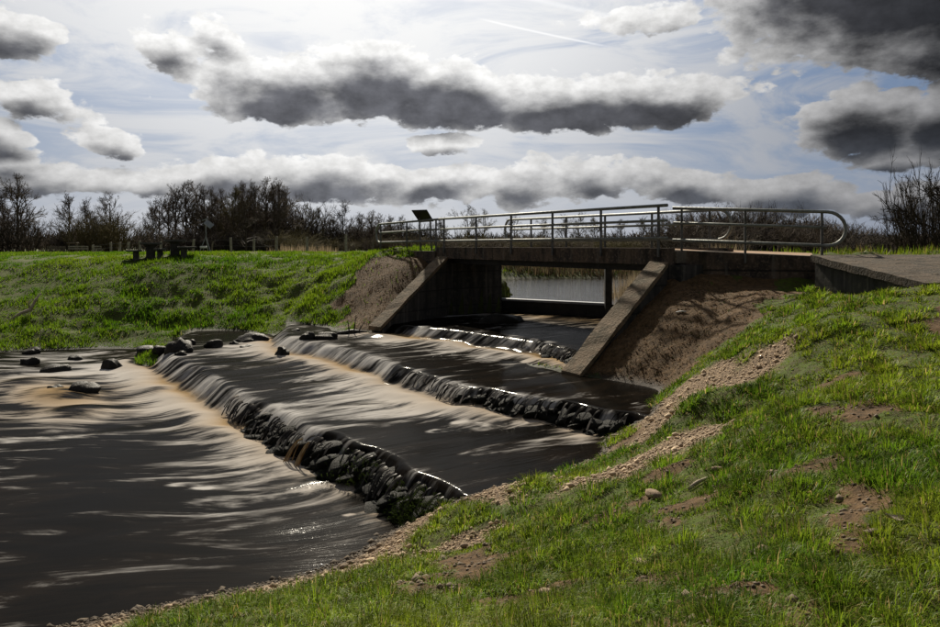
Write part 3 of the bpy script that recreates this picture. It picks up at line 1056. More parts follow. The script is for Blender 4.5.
# tilted information board behind the left railing
ib = empty("information_board", (-1.55, 28.6, 3.4), .0, "dark tilted board on two legs behind the left railing", "board")
pan = MB().add([(-2.24, 28.05, 5.06), (-1.66, 28.1, 5.08), (-1.44, 28.95, 4.68), (-2.0, 28.9, 4.64)], [(0, 1, 2, 3)])
n_ = Vector((.0, .40, .80)).normalized() * .035
vs = [Vector(v) for v in pan.v]
child(MB().add([v for v in vs] + [v + n_ for v in vs], [(0, 1, 2, 3), (7, 6, 5, 4), (0, 4, 5, 1), (1, 5, 6, 2), (2, 6, 7, 3), (3, 7, 4, 0)]), "panel", M_BOARD, ib)
for x_, y_ in ((-1.98, 28.55), (-1.56, 28.65)):
    child(MB().tube([(x_ + .06, y_ + .1, 3.3), (x_, y_, 4.82)], .035, 8), "leg", M_POSTS, ib)

# sluice under the bridge
sb = empty("sluice_weir", (3.0, 27.1, 1.2), label="pale topped low sluice sill holding back the pond under the bridge", cat="weir")
d_ = Vector((4.85 - 1.0, 25.85 - 28.35))
n2_ = Vector((-d_.y, d_.x)).normalized()
q0, q1 = Vector((1.0, 28.35)), Vector((4.85, 25.85))
child(MB().prism(ccw([tuple(q0 + n2_ * .12), tuple(q1 + n2_ * .12), tuple(q1 - n2_ * .12), tuple(q0 - n2_ * .12)]), .5, 1.62), "sill", M_DARK, sb)
child(MB().prism(ccw([tuple(q0 + n2_ * .16), tuple(q1 + n2_ * .16), tuple(q1 - n2_ * .15), tuple(q0 - n2_ * .15)]), 1.623, 1.70), "capping", M_GREY, sb)
sp = empty("gauge_post", (4.82, 25.6, .8), label="black post with a small grey box on top beneath the bridge", cat="post")
child(MB().box((4.84, 25.6, 1.9), (.24, .24, 2.4), None, .02), "post_shaft", M_DARK, sp)
child(MB().box((4.74, 25.45, 3.09), (.30, .22, .17), None, .015), "instrument_box", M_GREY, sp)
gb = MB().box((4.93, 24.6, 1.72), (.09, .03, .62), Matrix.Rotation(R(32), 3, 'Y'), .008).obj("depth_gauge", M_WHITE)
tag(gb, "small white leaning gauge board at the foot of the black post", "gauge board")


# ------------------------------------------------------------------ rocks and weir stones
def rock_mesh(name, seed, mat, squash=(1, 1, .6), rough=.28, sub=2, facets=5):
    rg = np.random.default_rng(seed)
    import bmesh
    bm = bmesh.new()
    bmesh.ops.create_icosphere(bm, subdivisions=sub, radius=.5)
    P = np.array([v.co[:] for v in bm.verts])
    dirs = rg.normal(size=(facets, 3))
    dirs /= np.linalg.norm(dirs, axis=1)[:, None]
    for dd in dirs:
        lim = .5 * rg.uniform(.62, .86)
        s = P @ dd
        P -= np.outer(np.clip(s - lim, 0, None) * .9, dd)
    ph = rg.uniform(0, 6, 3)
    P *= (1 + rough * (np.sin(P @ rg.normal(size=3) * 9 + ph[0]) * .3 + np.sin(P @ rg.normal(size=3) * 17 + ph[1]) * .15))[:, None]
    P *= np.array(squash)
    for v, p in zip(bm.verts, P):
        v.co = p
    me = bpy.data.meshes.new(name)
    bm.to_mesh(me)
    bm.free()
    me.materials.append(mat)
    me.polygons.foreach_set('use_smooth', np.ones(len(me.polygons), dtype=bool))
    me.update()
    return me


ROCKS = [
    (-8.65, 21.9, .62, .95, .52, "large rounded black rock at the far left end of the lowest weir crest"),
    (-8.0, 22.9, .60, .72, .36, "brown topped rock beside the large black rock on the far shallows"),
    (-7.2, 24.3, .62, 1.15, .34, "wide flat pale topped slab of rock on the far shallows"),
    (-6.9, 22.8, .58, .55, .2, "low dark rock just in front of the wide flat slab"),
    (-5.35, 20.9, .62, .46, .50, "small round dark boulder standing alone at the end of the middle weir"),
    (-4.95, 22.2, .92, .46, .42, "small dark boulder left of the long black rock near the left wing wall"),
    (-4.35, 22.3, .92, .72, .40, "long black rock in the shallows below the left wing wall"),
    (-9.0, 23.6, .56, .40, .3, "little dark rock behind the large rounded black rock"),
    (-10.55, 21.6, .02, .68, .50, "dark rock alone in the lower pool just left of the weir foot"),
    (-12.0, 21.2, .02, .92, .45, "low wide black rock in the lower pool toward the left edge"),
    (-12.5, 23.2, .02, .55, .34, "small black rock behind the low wide one in the lower pool"),
    (-13.5, 22.4, .02, .62, .40, "leftmost black rock in the lower pool by the dark far bank"),
    (-9.35, 17.7, .06, .75, .50, "smooth black boulder with tan water curling round it in the lower pool"),
    (-10.25, 18.0, .02, .55, .34, "half sunk black rock left of the boulder in the tan water"),
    (-10.6, 23.9, .06, .95, .46, "black rock against the grassy point at the far waterline"),
    (.95, 24.2, 1.22, 1.5, .5, "long low black mound in the water under the bridge abutment"),
    (-14.6, 24.4, .03, .60, .35, "dark stone at the foot of the shaded left bank"),
    (-9.6, 22.6, .50, .50, .30, "dark knobbly stone at the very tip of the far weir crest"),
    (-8.4, 21.2, .58, .42, .22, "low wet stone in front of the large rounded rock"),
    (-7.6, 23.5, .58, .36, .2, "small wet stone between the brown topped rock and the flat slab"),
    (-6.1, 23.6, .66, .48, .26, "dark stone right of the wide flat slab at the grassy edge"),
    (-10.3, 24.2, .10, .42, .22, "small dark stone at the grassy point by the waterline"),
    (-5.8, 24.4, .84, .55, .24, "flat stone at the left waterline above the middle weir"),
    (-15.4, 23.6, .03, .45, .25, "small stone out from the shaded left bank"),
]
for i, (x, y, z, w_, h_, lab) in enumerate(ROCKS):
    rx = 1.0
    me = rock_mesh("river_rock", 100 + i, M_ROCK, (w_ * 1.05, w_ * .8, h_ * 1.4), .40, 3, 11)
    o = link("river_rock", me, None, (x, y, z - .05 + (.11 if z < .2 else 0)))
    o.rotation_euler = (0, 0, (i * 1.3) % 1.0 - .5)
    tag(o, lab, "rock", "rocks standing in the river")

STONES = [rock_mesh("stone", 300 + i, M_WEIR, (1, 1, 1), .35, 2, 9) for i in range(12)]

for Cc, drop, top, a0, a1, dry, lab, seed in (
        (C1, L1 - L0, L1, 6.9, 24.5, 14.8, "lowest stone weir with dark slabs bared at its near end", 1),
        (C2, .35, L2, 7.9, 21.5, 12.6, "middle stone weir of small broken dark stones", 2),
        (C3, .30, L3, 12.0, 21.0, 14.4, "upper stone weir running between the two wing walls", 3)):
    rg = random.Random(seed)
    mx, my = xy((a0 + a1) / 2, crest_b(Cc, np.array([(a0 + a1) / 2]))[0])
    wr = empty("stone_weir", (mx, my, top - drop), label=lab, cat="weir")
    inv = Matrix.Translation(-Vector(wr.location))
    a = a0
    sc_ = 1.0 if seed == 1 else .70
    while a < a1:
        bare_ = 1 - min(1, max(0, (a - dry + 1.2) / 2.4))
        cb = float(crest_b(Cc, np.array([a]))[0])
        for row in range(4 if bare_ > .05 else 1):
            if rg.random() < .12:
                continue
            off = (.10, -.01, -.10, -.19)[row] * sc_ + rg.uniform(-.06, .06)
            zt = top - drop * (.36, .50, .74, .98)[row] + rg.uniform(-.07, .04) - (1 - bare_) * (.20 + .1 * row)
            x, y = xy(a + rg.uniform(-.14, .14), cb + off)
            o = link("stone", rg.choice(STONES))
            o.parent = wr
            o.matrix_parent_inverse = inv
            o.location = (x, y, zt - .06)
            fl_ = math.atan2(FX[1], FX[0])
            o.rotation_euler = (rg.uniform(-.5, .5), rg.uniform(-.55, -.05), fl_ + rg.uniform(-.7, .7))
            k_ = rg.uniform(.7, 1.35) * sc_
            o.scale = (rg.uniform(.28, .60) * k_, rg.uniform(.16, .50) * k_, rg.uniform(.10, .22) * k_)
        a += rg.uniform(.11, .20) * sc_

# amber spouts falling between the bared stones of the lowest weir
spm, sg, sbb = new_mat("peaty_spout_water")
_fl = sg.node('ShaderNodeTexCoord').outputs['Object']
_n = sg.noise(sg.v('MULTIPLY', _fl, (22, 22, 2)), 1.0, 4)
setin(sg.nt, sbb.inputs['Base Color'], sg.mix(sg.ss(_n, .35, .65), (.22, .115, .028), (.36, .24, .10)))
sbb.inputs['Roughness'].default_value = .35
rg = random.Random(77)
for (u, wid, k_) in ((11.15, .05, 8), (11.42, .035, 6)):
    cb = float(np.interp(u, C1[:, 0], C1[:, 1]))
    mb = MB()
    K_ = 10
    for q_ in range(k_):
        uu = u + (q_ / max(1, k_ - 1) - .5) * 2 * wid + rg.uniform(-.01, .01)
        w_ = rg.uniform(.007, .016)
        reach, f0_ = rg.uniform(.36, .66), rg.uniform(0, .3)
        vs, fs = [], []
        for i in range(K_):
            f = f0_ + (1 - f0_) * i / (K_ - 1)
            bb_ = cb - .06 - reach * .62 * f ** .75
            zz = L1 - .03 - (L1 - .03) * f ** 1.7
            for g_ in (-1, 0, 1):
                x, y = xy(uu + g_ * w_ * (1 + .6 * f) + .10 * f * f, bb_)
                vs.append((x, y, zz + (.012 if g_ == 0 else -.012)))
        for i in range(K_ - 1):
            for j in range(2):
                fs.append((i * 3 + j, i * 3 + j + 1, (i + 1) * 3 + j + 1, (i + 1) * 3 + j))
        mb.add(vs, fs)
    tag(mb.obj("water_spout", spm, None, True), "amber spout of water between the bared stones of the lowest weir", kind='structure')

# thin strands of water running down between the bared stones
rg = random.Random(78)
mb = MB()
for Cc, drop, top, u0, u1, num, sc_ in ((C1, .43, L1, 7.6, 15.5, 110, .85), (C2, .35, L2, 8.2, 14.0, 70, .7), (C3, .30, L3, 12.1, 15.0, 34, .7)):
    for q_ in range(num):
        u = rg.uniform(u0, u1)
        cb = float(crest_b(Cc, np.array([u]))[0])
        w_ = rg.uniform(.008, .03) * sc_
        reach, f1_ = rg.uniform(.20, .36) * sc_, rg.uniform(.45, 1.0)
        sk = rg.uniform(-.05, .2)
        vs, fs = [], []
        for i in range(9):
            f = f1_ * i / 8
            for g_ in (-1, 0, 1):
                x, y = xy(u + g_ * w_ * (1 + .5 * f) + sk * f, cb + .08 - reach * 1.25 * f ** .8)
                vs.append((x, y, top - .0 - drop * f ** 1.5 + (.012 if g_ == 0 else -.008)))
        for i in range(8):
            for j in range(2):
                fs.append((i * 3 + j, i * 3 + j + 1, (i + 1) * 3 + j + 1, (i + 1) * 3 + j))
        mb.add(vs, fs)
stm, stg, stb = new_mat("falling_water")
_p = stg.node('ShaderNodeTexCoord').outputs['Object']
setin(stg.nt, stb.inputs['Base Color'], stg.mix(stg.ss(stg.noise(_p, 2.5, 3), .45, .68), (.020, .017, .014), (.30, .27, .235)))
stb.inputs['Roughness'].default_value = .35
stb.inputs['Specular IOR Level'].default_value = .1
tag(mb.obj("falling_water", stm, None, True), "thin strands of water falling over the stone weirs", kind='structure')

# ------------------------------------------------------------------ things on the far field
def on(x, y, dz=0.0):
    return (x, y, hz(x, y) + dz)


for (x, y, lab) in ((-15.72, 36.0, "left hand dark concrete picnic table on the far bank"), (-14.65, 36.3, "right hand dark concrete picnic table on the far bank")):
    z = hz(x, y)
    t = empty("picnic_table", (x, y, z), label=lab, cat="picnic table", group="picnic tables on the far bank")
    child(MB().box((x, y, z + .76), (.98, 1.7, .09), None, .015), "tabletop", M_BENCH, t)
    child(MB().prism([(x - .21, y - .5), (x + .21, y - .5), (x + .21, y + .5), (x - .21, y + .5)], z - .1, z + .62), "pedestal", M_BENCH, t)
    vs = [(x - .21, y - .5, z + .62), (x + .21, y - .5, z + .62), (x + .21, y + .5, z + .62), (x - .21, y + .5, z + .62),
          (x - .34, y - .6, z + .713), (x + .34, y - .6, z + .713), (x + .34, y + .6, z + .713), (x - .34, y + .6, z + .713)]
    child(MB().add(vs, [(0, 1, 5, 4), (1, 2, 6, 5), (2, 3, 7, 6), (3, 0, 4, 7)]), "corbel", M_BENCH, t)
    t.rotation_euler = (0, 0, .41)
for (x, y, w_, lx, lab) in ((-16.3, 35.5, .68, .08, "leftmost dark concrete bench beside the picnic tables"), (-15.05, 35.5, .56, 0.0, "middle dark concrete bench between the two picnic tables"),
                            (-13.75, 35.5, .85, -.14, "rightmost dark concrete bench beside the picnic tables")):
    z = hz(x, y)
    t = empty("picnic_bench", (x, y, z), label=lab, cat="bench", group="benches at the picnic tables")
    child(MB().box((x, y, z + .46), (w_, 1.6, .085), None, .012), "seat", M_BENCH, t)
    child(MB().box((x + lx, y, z + .157), (.27, 1.1, .514), None, .015), "support", M_BENCH, t)
    t.rotation_euler = (0, 0, .41)

# paling fence, timber rails and small sign shelter far out on the field
D = 70.0
def fx(px_, d=D):
    return (px_ - 470) / 731 * d


x0, x1 = fx(47.5), fx(65)
zf = hz((x0 + x1) / 2, D)
t = empty("paling_fence", ((x0 + x1) / 2, D, zf), label="dark upright paling fence far left across the sunny field", cat="fence")
n_p = 13
for i in range(n_p):
    x = x0 + (x1 - x0) * i / (n_p - 1)
    child(MB().box((x, D, zf + .32), (.075, .03, .70)), "paling", M_WOOD, t)
for zz in (.22, .56):
    child(MB().box(((x0 + x1) / 2, D + .04, zf + zz), (x1 - x0 + .1, .045, .08)), "rail", M_WOOD, t)
t = empty("sign_shelter", (fx(70), D + .5, zf), label="small flat roofed notice shelter beside the paling fence", cat="notice shelter")
child(MB().box((fx(70), D + .5, zf + .96), (.98, .5, .10), None, .02), "roof", M_WOOD, t)
for px_ in (66.5, 74.5):
    child(MB().box((fx(px_), D + .5, zf + .45), (.09, .09, .92)), "post", M_WOOD, t)
child(MB().box((fx(69.5), D + .53, zf + .66), (.55, .05, .35)), "panel", M_DARK, t)
for (pa, pb, nrail, lab) in ((71, 91, 2, "long pale timber rail barrier right of the notice shelter"), (96, 104, 3, "short pale timber barrier right of the long rail barrier")):
    xa, xb = fx(pa), fx(pb)
    t = empty("timber_barrier", ((xa + xb) / 2, D - .5, zf), label=lab, cat="barrier")
    for i in range(nrail):
        child(MB().box(((xa + xb) / 2, D - .5, zf + .62 - i * .21), (xb - xa, .05, .12 if nrail == 2 else .09)), "rail", M_PALE, t)
    npst = max(2, int((xb - xa) / .45))
    for i in range(npst):
        x = xa + .05 + (xb - xa - .1) * i / (npst - 1)
        child(MB().box((x, D - .44, zf + .28), (.08, .06, .60)), "post", M_WOOD, t)

# post and wire fence along the back of the field
FP = [(93, 62, .75), (111, 60, .80), (120, 59, .85), (128.5, 58, .88), (140, 57, .95), (161, 56, .95), (193.5, 54, 1.0), (231, 53, 1.05), (254, 52, 1.05), (276.5, 50, 1.15), (307, 50, 1.12), (346, 50, 1.3)]
FPW = [(fx(a_, d_), d_, h_) for a_, d_, h_ in FP]
x0, y0 = FPW[0][0], FPW[0][1]
t = empty("wire_fence", on(x0, y0), label="post and wire fence along the back of the far field", cat="fence")
rg = random.Random(9)
for (x, y, h_) in FPW:
    z = hz(x, y)
    lean = Matrix.Rotation(rg.uniform(-.05, .05), 3, 'Y')
    child(MB().box((x, y, z + h_ / 2 - .05), (.15, .14, h_ + .1), lean, .02), "post", M_PALE, t)
for f in (.45, .85):
    pts = [(x, y, hz(x, y) + h_ * f) for (x, y, h_) in FPW]
    child(MB().tube(pts, .006, 4), "wire", M_WIRE, t)
for k_, (px_, d_, h_, lab) in enumerate(((211.5, 50, .75, "short dark leaning post just right of the tripod mast"), (372, 44, .9, "thin leaning stake near the left end of the railing"))):
    x, y = fx(px_, d_), d_
    z = hz(x, y)
    o = MB().add([(0, 0, 0)], []).tube([(0, 0, -.1), (.05, .02, h_ * .6), (.10, .03, h_)], [.06, .055, .05], 7).obj("stake", M_WOOD)
    o.location = (x, y, z)
    tag(o, lab, "post")

# tripod mast with tilted panel
x, y = fx(206, 52), 52
z = hz(x, y)
t = empty("monitoring_mast", (x, y, z), label="thin grey tripod mast with a tilted panel in front of the wood", cat="mast")
for dx, dy in ((-.42, -.2), (.42, -.2), (0, .45)):
    child(MB().tube([(x + dx, y + dy, z - .05), (x, y, z + 1.15)], .028, 6), "leg", M_GREY, t)
child(MB().tube([(x, y, z + 1.1), (x, y, z + 2.3)], .032, 6), "pole", M_GREY, t)
child(MB().box((x + .22, y - .06, z + 2.02), (.62, .05, .42), Matrix.Rotation(R(38), 3, 'Y') @ Matrix.Rotation(R(-35), 3, 'X')), "panel", M_GREY, t)
child(MB().tube([(x - .28, y, z + 2.28), (x + .12, y, z + 2.42)], .04, 6), "vane", M_GREY, t)
x, y = fx(203.5, 49), 49
z = hz(x, y)
t = empty("equipment_box", (x, y, z), label="small white box on a short post below the tripod mast", cat="box")
child(MB().box((x, y, z + .46), (.40, .25, .14), None, .015), "cabinet", M_WHITE, t)
child(MB().tube([(x, y, z - .05), (x, y, z + .39)], .03, 6), "post", M_GREY, t)
x, y = fx(352.5, 80), 80
z = hz(x, y)
t = empty("sign_board", (x, y, z), label="tiny white sign board at the edge of the trees", cat="sign")
child(MB().box((x, y, z + .75), (.62, .04, .30)), "panel", M_WHITE, t)
child(MB().box((x, y + .05, z + .32), (.07, .05, .72)), "post", M_WOOD, t)

# bleached branch on the shaded left bank
x, y = -16.9, 28.0
z = hz(x, y)
t = empty("dead_branch", (x, y, z), label="bleached dead branch leaning on the shaded left bank", cat="branch")
child(MB().tube([(x - .55, y - .3, z - .05), (x - .22, y - .15, z + .22), (x + .06, y, z + .34), (x + .22, y + .05, z + .68), (x + .40, y + .1, z + .98)], [.05, .055, .075, .05, .02], 7), "branch_stem", M_DEAD, t, True)
child(MB().tube([(x + .05, y, z + .33), (x + .02, y - .05, z + .58), (x + .10, y - .08, z + .74)], [.04, .03, .012], 6), "side_twig", M_DEAD, t, True)
# twiggy debris on the shallows
x, y = -3.75, 23.3
t = empty("driftwood", (x, y, .95), label="small dark snag of driftwood below the left wing wall", cat="driftwood")
child(MB().tube([(x - .5, y, .92), (x, y, 1.0), (x + .45, y + .1, .95)], [.05, .07, .04], 7), "branch_stem", M_DARK, t, True)
for dx, hh in ((-.1, .42), (.05, .55), (.2, .35)):
    child(MB().tube([(x + dx, y, .98), (x + dx * 1.8 + .04, y - .05, .98 + hh)], [.025, .008], 5), "side_twig", M_DARK, t)

# loose stones, sticks and litter on the near bank
LOOSE = [
    (.50, 4.72, .17, .11, .05, "larger flat brown stone in the bare patch of the near turf"), (.60, 4.52, .07, .05, .04, "small orange stone beside the larger flat brown stone"),
    (1.62, 6.45, .26, .13, .09, "pale brown stone slab half buried in the grass"), (2.22, 6.55, .13, .10, .06, "rounded brown stone right of the thin stick in the grass"),
    (-.42, 5.9, .09, .07, .05, "orange tinted small stone in grass near the water"), (.95, 5.2, .09, .07, .03, "flat grey brown stone in the turf above the flat brown stone"),
    (1.75, 4.35, .10, .08, .05, "small brown stone in the worn turf on the right"), (2.4, 5.75, .14, .08, .04, "reddish flat stone among grass tufts"),
    (-.05, 7.35, .12, .09, .06, "stone on the edge of the small gravel hump"), (1.15, 4.85, .16, .10, .03, "reddish brown slab lying flat in bare soil"),
]
for i, (x, y, w_, d_, h_, lab) in enumerate(LOOSE):
    me = rock_mesh("loose_stone", 500 + i, M_SLAB, (w_ * 1.0, d_ * 1.0, h_ * 1.0), .2, 2, 9)
    o = link("loose_stone", me, None, (x, y, hz(x, y) + h_ * .25))
    o.rotation_euler = (0.1, .12, i * .9)
    tag(o, lab, "stone", "loose stones on the near bank")
for (x, y, L_, rz, r_, mat_, lab) in ((1.98, 6.35, .22, .5, .016, M_DEAD, "thin pale stick lying beside the stone slab"), (4.65, 16.1, .24, -.75, .014, M_WHITE, "white stick lying on the bare earth slope"),
                                      (1.55, 4.25, .10, -.4, .008, M_DEAD, "short twig on the worn turf")):
    z = hz(x, y)
    zz = hz(x + math.cos(rz) * L_ / 2, y + math.sin(rz) * L_ / 2)
    c_, s_ = math.cos(rz), math.sin(rz)
    za, zb = hz(x - c_ * L_ / 2, y - s_ * L_ / 2), hz(x + c_ * L_ / 2, y + s_ * L_ / 2)
    o = MB().tube([(-c_ * L_ / 2, -s_ * L_ / 2, za - z + .02), (0, .01, .03), (c_ * L_ / 2, s_ * L_ / 2, zb - z + .02)], [r_, r_ * 1.1, r_ * .7], 7).obj("stick", mat_, None, True)
    o.location = (x, y, z)
    tag(o, lab, "stick")
for (x, y, sz, rz, lab) in ((1.40, 5.75, .055, .4, "curled pale leaf among the grass tufts"), (2.35, 4.05, .075, .1, "pale dead leaf lying at the right edge"), (1.62, 4.22, .05, 1.0, "pale torn leaf beside the short twig")):
    vs, fs = [], []
    for i in range(6):
        f = i / 5
        w_ = sz * .38 * math.sin(math.pi * (.08 + .88 * f))
        for s_ in (-1, 0, 1):
            vs.append(((f - .5) * sz * 1.6, s_ * w_, .012 + abs(s_) * .014 + .02 * (f - .5) ** 2 * 4))
    for i in range(5):
        for j in range(2):
            fs.append((i * 3 + j, (i + 1) * 3 + j, (i + 1) * 3 + j + 1, i * 3 + j + 1))
    o = MB().add(vs, fs).obj("dead_leaf", M_DEAD, None, True)
    o.location = on(x, y, .03)
    o.rotation_euler = (.2, .15, rz)
    tag(o, lab, "leaf")


# ------------------------------------------------------------------ trees
def segs_mesh(name, P0, P1, r0, r1, sides, mat):
    P0, P1 = np.array(P0), np.array(P1)
    r0, r1 = np.array(r0), np.array(r1)
    d = P1 - P0
    d /= np.linalg.norm(d, axis=1)[:, None] + 1e-9
    ref = np.where(np.abs(d[:, 2:3]) < .9, np.array([[0, 0, 1.0]]), np.array([[1.0, 0, 0]]))
    u = np.cross(d, ref)
    u /= np.linalg.norm(u, axis=1)[:, None]
    w = np.cross(d, u)
    n = len(P0)
    V = np.empty((n, 2 * sides, 3))
    for k in range(sides):
        a = 2 * math.pi * k / sides
        o = u * math.cos(a) + w * math.sin(a)
        V[:, k] = P0 + o * r0[:, None]
        V[:, sides + k] = P1 + o * r1[:, None]
    base = (np.arange(n) * 2 * sides)[:, None]
    F = np.concatenate([np.stack([base[:, 0] + k, base[:, 0] + (k + 1) % sides, base[:, 0] + sides + (k + 1) % sides, base[:, 0] + sides + k], -1) for k in range(sides)])
    return mesh(name, V.reshape(-1, 3), F, mat)


def grow(seed, H, fork=.28, spread=.85, n_limb=9, levels=(7, 6, 5), twig=.011, up=.35, trunk_r=.02, lens=(.42, .5, .5, .45), droop=0.0):
    """bare broadleaf tree: returns trunk and crown segments"""
    rg = random.Random(seed)
    trunk, crown = [], []

    def wander(p, d, L, r0, r1, n, out, wob, upw):
        pts = [p]
        for i in range(n):
            d = (d + Vector((rg.gauss(0, wob), rg.gauss(0, wob), rg.gauss(0, wob) + upw))).normalized()
            q = p + d * (L / n)
            out.append((p, q, r0 + (r1 - r0) * i / n, r0 + (r1 - r0) * (i + 1) / n))
            p = q
            pts.append((p))
        return pts, d

    def side(d, ang):
        a = Vector((rg.gauss(0, 1), rg.gauss(0, 1), rg.gauss(0, 1)))
        a = (a - d * a.dot(d)).normalized()
        return (d * math.cos(ang) + a * math.sin(ang)).normalized()

    def branch(p, d, L, r, lv):
        if lv == len(levels):
            wander(p, d, L, r, r * .6, 2, crown, .22, .06 - droop)
            return
        pts, dd = wander(p, d, L, r, r * .45, 4, crown, .16, .07)
        n = levels[lv]
        for i in range(n):
            f = rg.uniform(.22, 1.0)
            k = min(3, int(f * 4))
            q = pts[k].lerp(pts[k + 1], f * 4 - k)
            branch(q, side((pts[k + 1] - pts[k]).normalized(), rg.uniform(.45, 1.0)), L * lens[lv + 1] * rg.uniform(.7, 1.25) * (1.1 - .35 * f), max(twig, r * (.62 - .2 * f)), lv + 1)

    R0 = H * trunk_r
    tp, td = wander(Vector((0, 0, -.15)), Vector((rg.gauss(0, .04), rg.gauss(0, .04), 1)), H * .80, R0, R0 * .22, 9, trunk, .05, .05)
    for i in range(n_limb):
        f = fork + (1 - fork) * (i + rg.random() * .8) / n_limb
        k = min(8, int(f * 9))
        q = tp[k].lerp(tp[k + 1], min(1, f * 9 - k))
        a = rg.uniform(0, 2 * math.pi)
        o = Vector((math.cos(a), math.sin(a), 0)) * spread * (1.15 - .75 * f) + Vector((0, 0, up + .6 * f))
        branch(q, o.normalized(), H * lens[0] * (1.15 - .72 * f) * rg.uniform(.8, 1.15), R0 * (.62 - .38 * f), 0)
    return trunk, crown


def shrubby(seed, H, W, stems=26, levels=(6, 5), twig=.010, drop=.25):
    rg = random.Random(seed)
    out = []

    def wander(p, d, L, r0, r1, n, wob):
        pts = [p]
        for i in range(n):
            d = (d + Vector((rg.gauss(0, wob), rg.gauss(0, wob), rg.gauss(0, wob) + .05))).normalized()
            q = p + d * (L / n)
            out.append((p, q, r0 + (r1 - r0) * i / n, r0 + (r1 - r0) * (i + 1) / n))
            p = q
            pts.append(p)
        return pts

    def br(p, d, L, r, lv):
        pts = wander(p, d, L, r, r * .5, 3, .14)
        if lv >= len(levels):
            return
        for i in range(levels[lv]):
            f = rg.uniform(.1, 1)
            k = min(2, int(f * 3))
            q = pts[k].lerp(pts[k + 1], f * 3 - k)
            a = Vector((rg.gauss(0, 1), rg.gauss(0, 1), rg.gauss(0, .8)))
            dd = ((pts[k + 1] - pts[k]).normalized() + a.normalized() * rg.uniform(.4, .9)).normalized()
            br(q, dd, L * rg.uniform(.3, .5), max(twig, r * .5), lv + 1)
    for i in range(stems):
        a = rg.uniform(0, 6.283)
        rr = math.sqrt(rg.random()) * W * .5
        ln = rg.uniform(0, .55)
        d = Vector((math.cos(a) * ln, math.sin(a) * ln, 1)).normalized()
        br(Vector((math.cos(a) * rr, math.sin(a) * rr, -.1)), d, H * rg.uniform(.55, 1.0) * (1 - drop * (rr / (W * .5)) ** 2), H * .012, 0)
    return out


M_BARK = rough_mat("grey_brown_bark", [(.075, .058, .044), (.045, .036, .028), (.10, .085, .06)], 2.0, .95, .3, .02)
M_TWIG = rough_mat("winter_twigs", [(.125, .098, .075), (.085, .068, .055), (.155, .125, .09)], .6, .95, 0)
M_TWIG_G = rough_mat("greenish_twigs", [(.15, .125, .060), (.10, .085, .045), (.19, .16, .075)], .6, .95, 0)
M_TWIG_D = rough_mat("dark_twigs", [(.050, .038, .028), (.030, .024, .019), (.07, .05, .035)], .6, .95, 0)
M_IVY = rough_mat("dark_evergreen", [(.022, .034, .014), (.012, .020, .009), (.04, .055, .02)], .8, .8, 0)


def S(segs, name, mat, sides):
    return segs_mesh(name, [s[0] for s in segs], [s[1] for s in segs], [s[2] for s in segs], [s[3] for s in segs], sides, mat)


# variants are built at 10 m and scaled
TREES, TREE_TOP, SHRUB_TOP = [], [], []
for i, kw in enumerate((dict(fork=.30, spread=.75, n_limb=11, up=.45), dict(fork=.22, spread=.95, n_limb=12, up=.30), dict(fork=.38, spread=.65, n_limb=10, up=.6),
                        dict(fork=.26, spread=.85, n_limb=12, up=.4), dict(fork=.10, spread=1.15, n_limb=13, up=.15, lens=(.55, .5, .5, .45)), dict(fork=.28, spread=.7, n_limb=12, up=.5, twig=.016))):
    tr, cr = grow(40 + i, 10.0, **kw)
    z_ = np.sort([q_[1].z for q_ in cr])
    TREE_TOP.append(float(z_[int(len(z_) * .995)]))
    TREES.append((S(tr, "trunk", M_BARK, 7), S(cr, "crown", M_TWIG if i != 5 else M_TWIG_G, 3)))
SHRUBS = []
for i, (w_, st, mt) in enumerate(((4.2, 40, M_TWIG), (3.6, 36, M_TWIG_G), (5.2, 46, M_TWIG_D), (3.0, 30, M_TWIG))):
    sg_ = shrubby(70 + i, 3.4, w_, st, (7, 6), .009)
    z_ = np.sort([q_[1].z for q_ in sg_])
    SHRUB_TOP.append(float(z_[int(len(z_) * .985)]))
    SHRUBS.append(S(sg_, "shrub", mt, 3))


def plant_tree(px_, ytop, d, var, lab, group=None, wide=1.0, mat=None):
    x, y = fx(px_, d), d
    z = hz(x, y)
    top = EYE + (245 - ytop) / 731 * d
    s = (top - z) / TREE_TOP[var]
    t = empty("bare_tree", (x, y, z), (px_ * .37) % 6.28, lab, "tree", group)
    t.scale = (s * wide, s * wide, s)
    for me, nm in zip(TREES[var], ("trunk", "crown")):
        if mat and nm == "crown":
            me = MATCOPY.setdefault((var, mat.name), me.copy())
            me.materials[0] = mat
        o = link(nm, me, t)
    return t


MATCOPY = {}
wood = "tall bare trees of the dense wood in the middle left"
woodlab = "tall bare tree in the dense dark wood behind the tripod mast"
plant_tree(19, 173, 72, 0, "tall airy bare tree at the far left edge of the field", None, 1.05)
plant_tree(1, 190, 80, 3, "bare tree cut by the left edge of the picture")
plant_tree(71, 191, 82, 2, "slim upright bare tree above the paling fence", None, .9)
plant_tree(85, 197, 88, 3, "thinner bare tree between the two trees above the timber barriers", None, .8)
plant_tree(110, 192, 85, 1, "round headed bare tree above the short timber barrier", None, 1.0)
for i, (px_, yt, d, v) in enumerate(((152, 204, 92, 3), (160, 195, 86, 1), (168, 192, 92, 0), (176, 184, 88, 3), (186, 180, 90, 0), (196, 181, 94, 1), (206, 183, 90, 2), (214, 187, 88, 3), (222, 188, 92, 0),
                                     (232, 186, 88, 5), (240, 181, 92, 3), (248, 183, 90, 1), (257, 179, 88, 2), (265, 177, 92, 0), (272, 180, 88, 3), (279, 179, 92, 2), (285, 186, 95, 1))):
    plant_tree(px_, yt, d, v, woodlab, wood, .92)
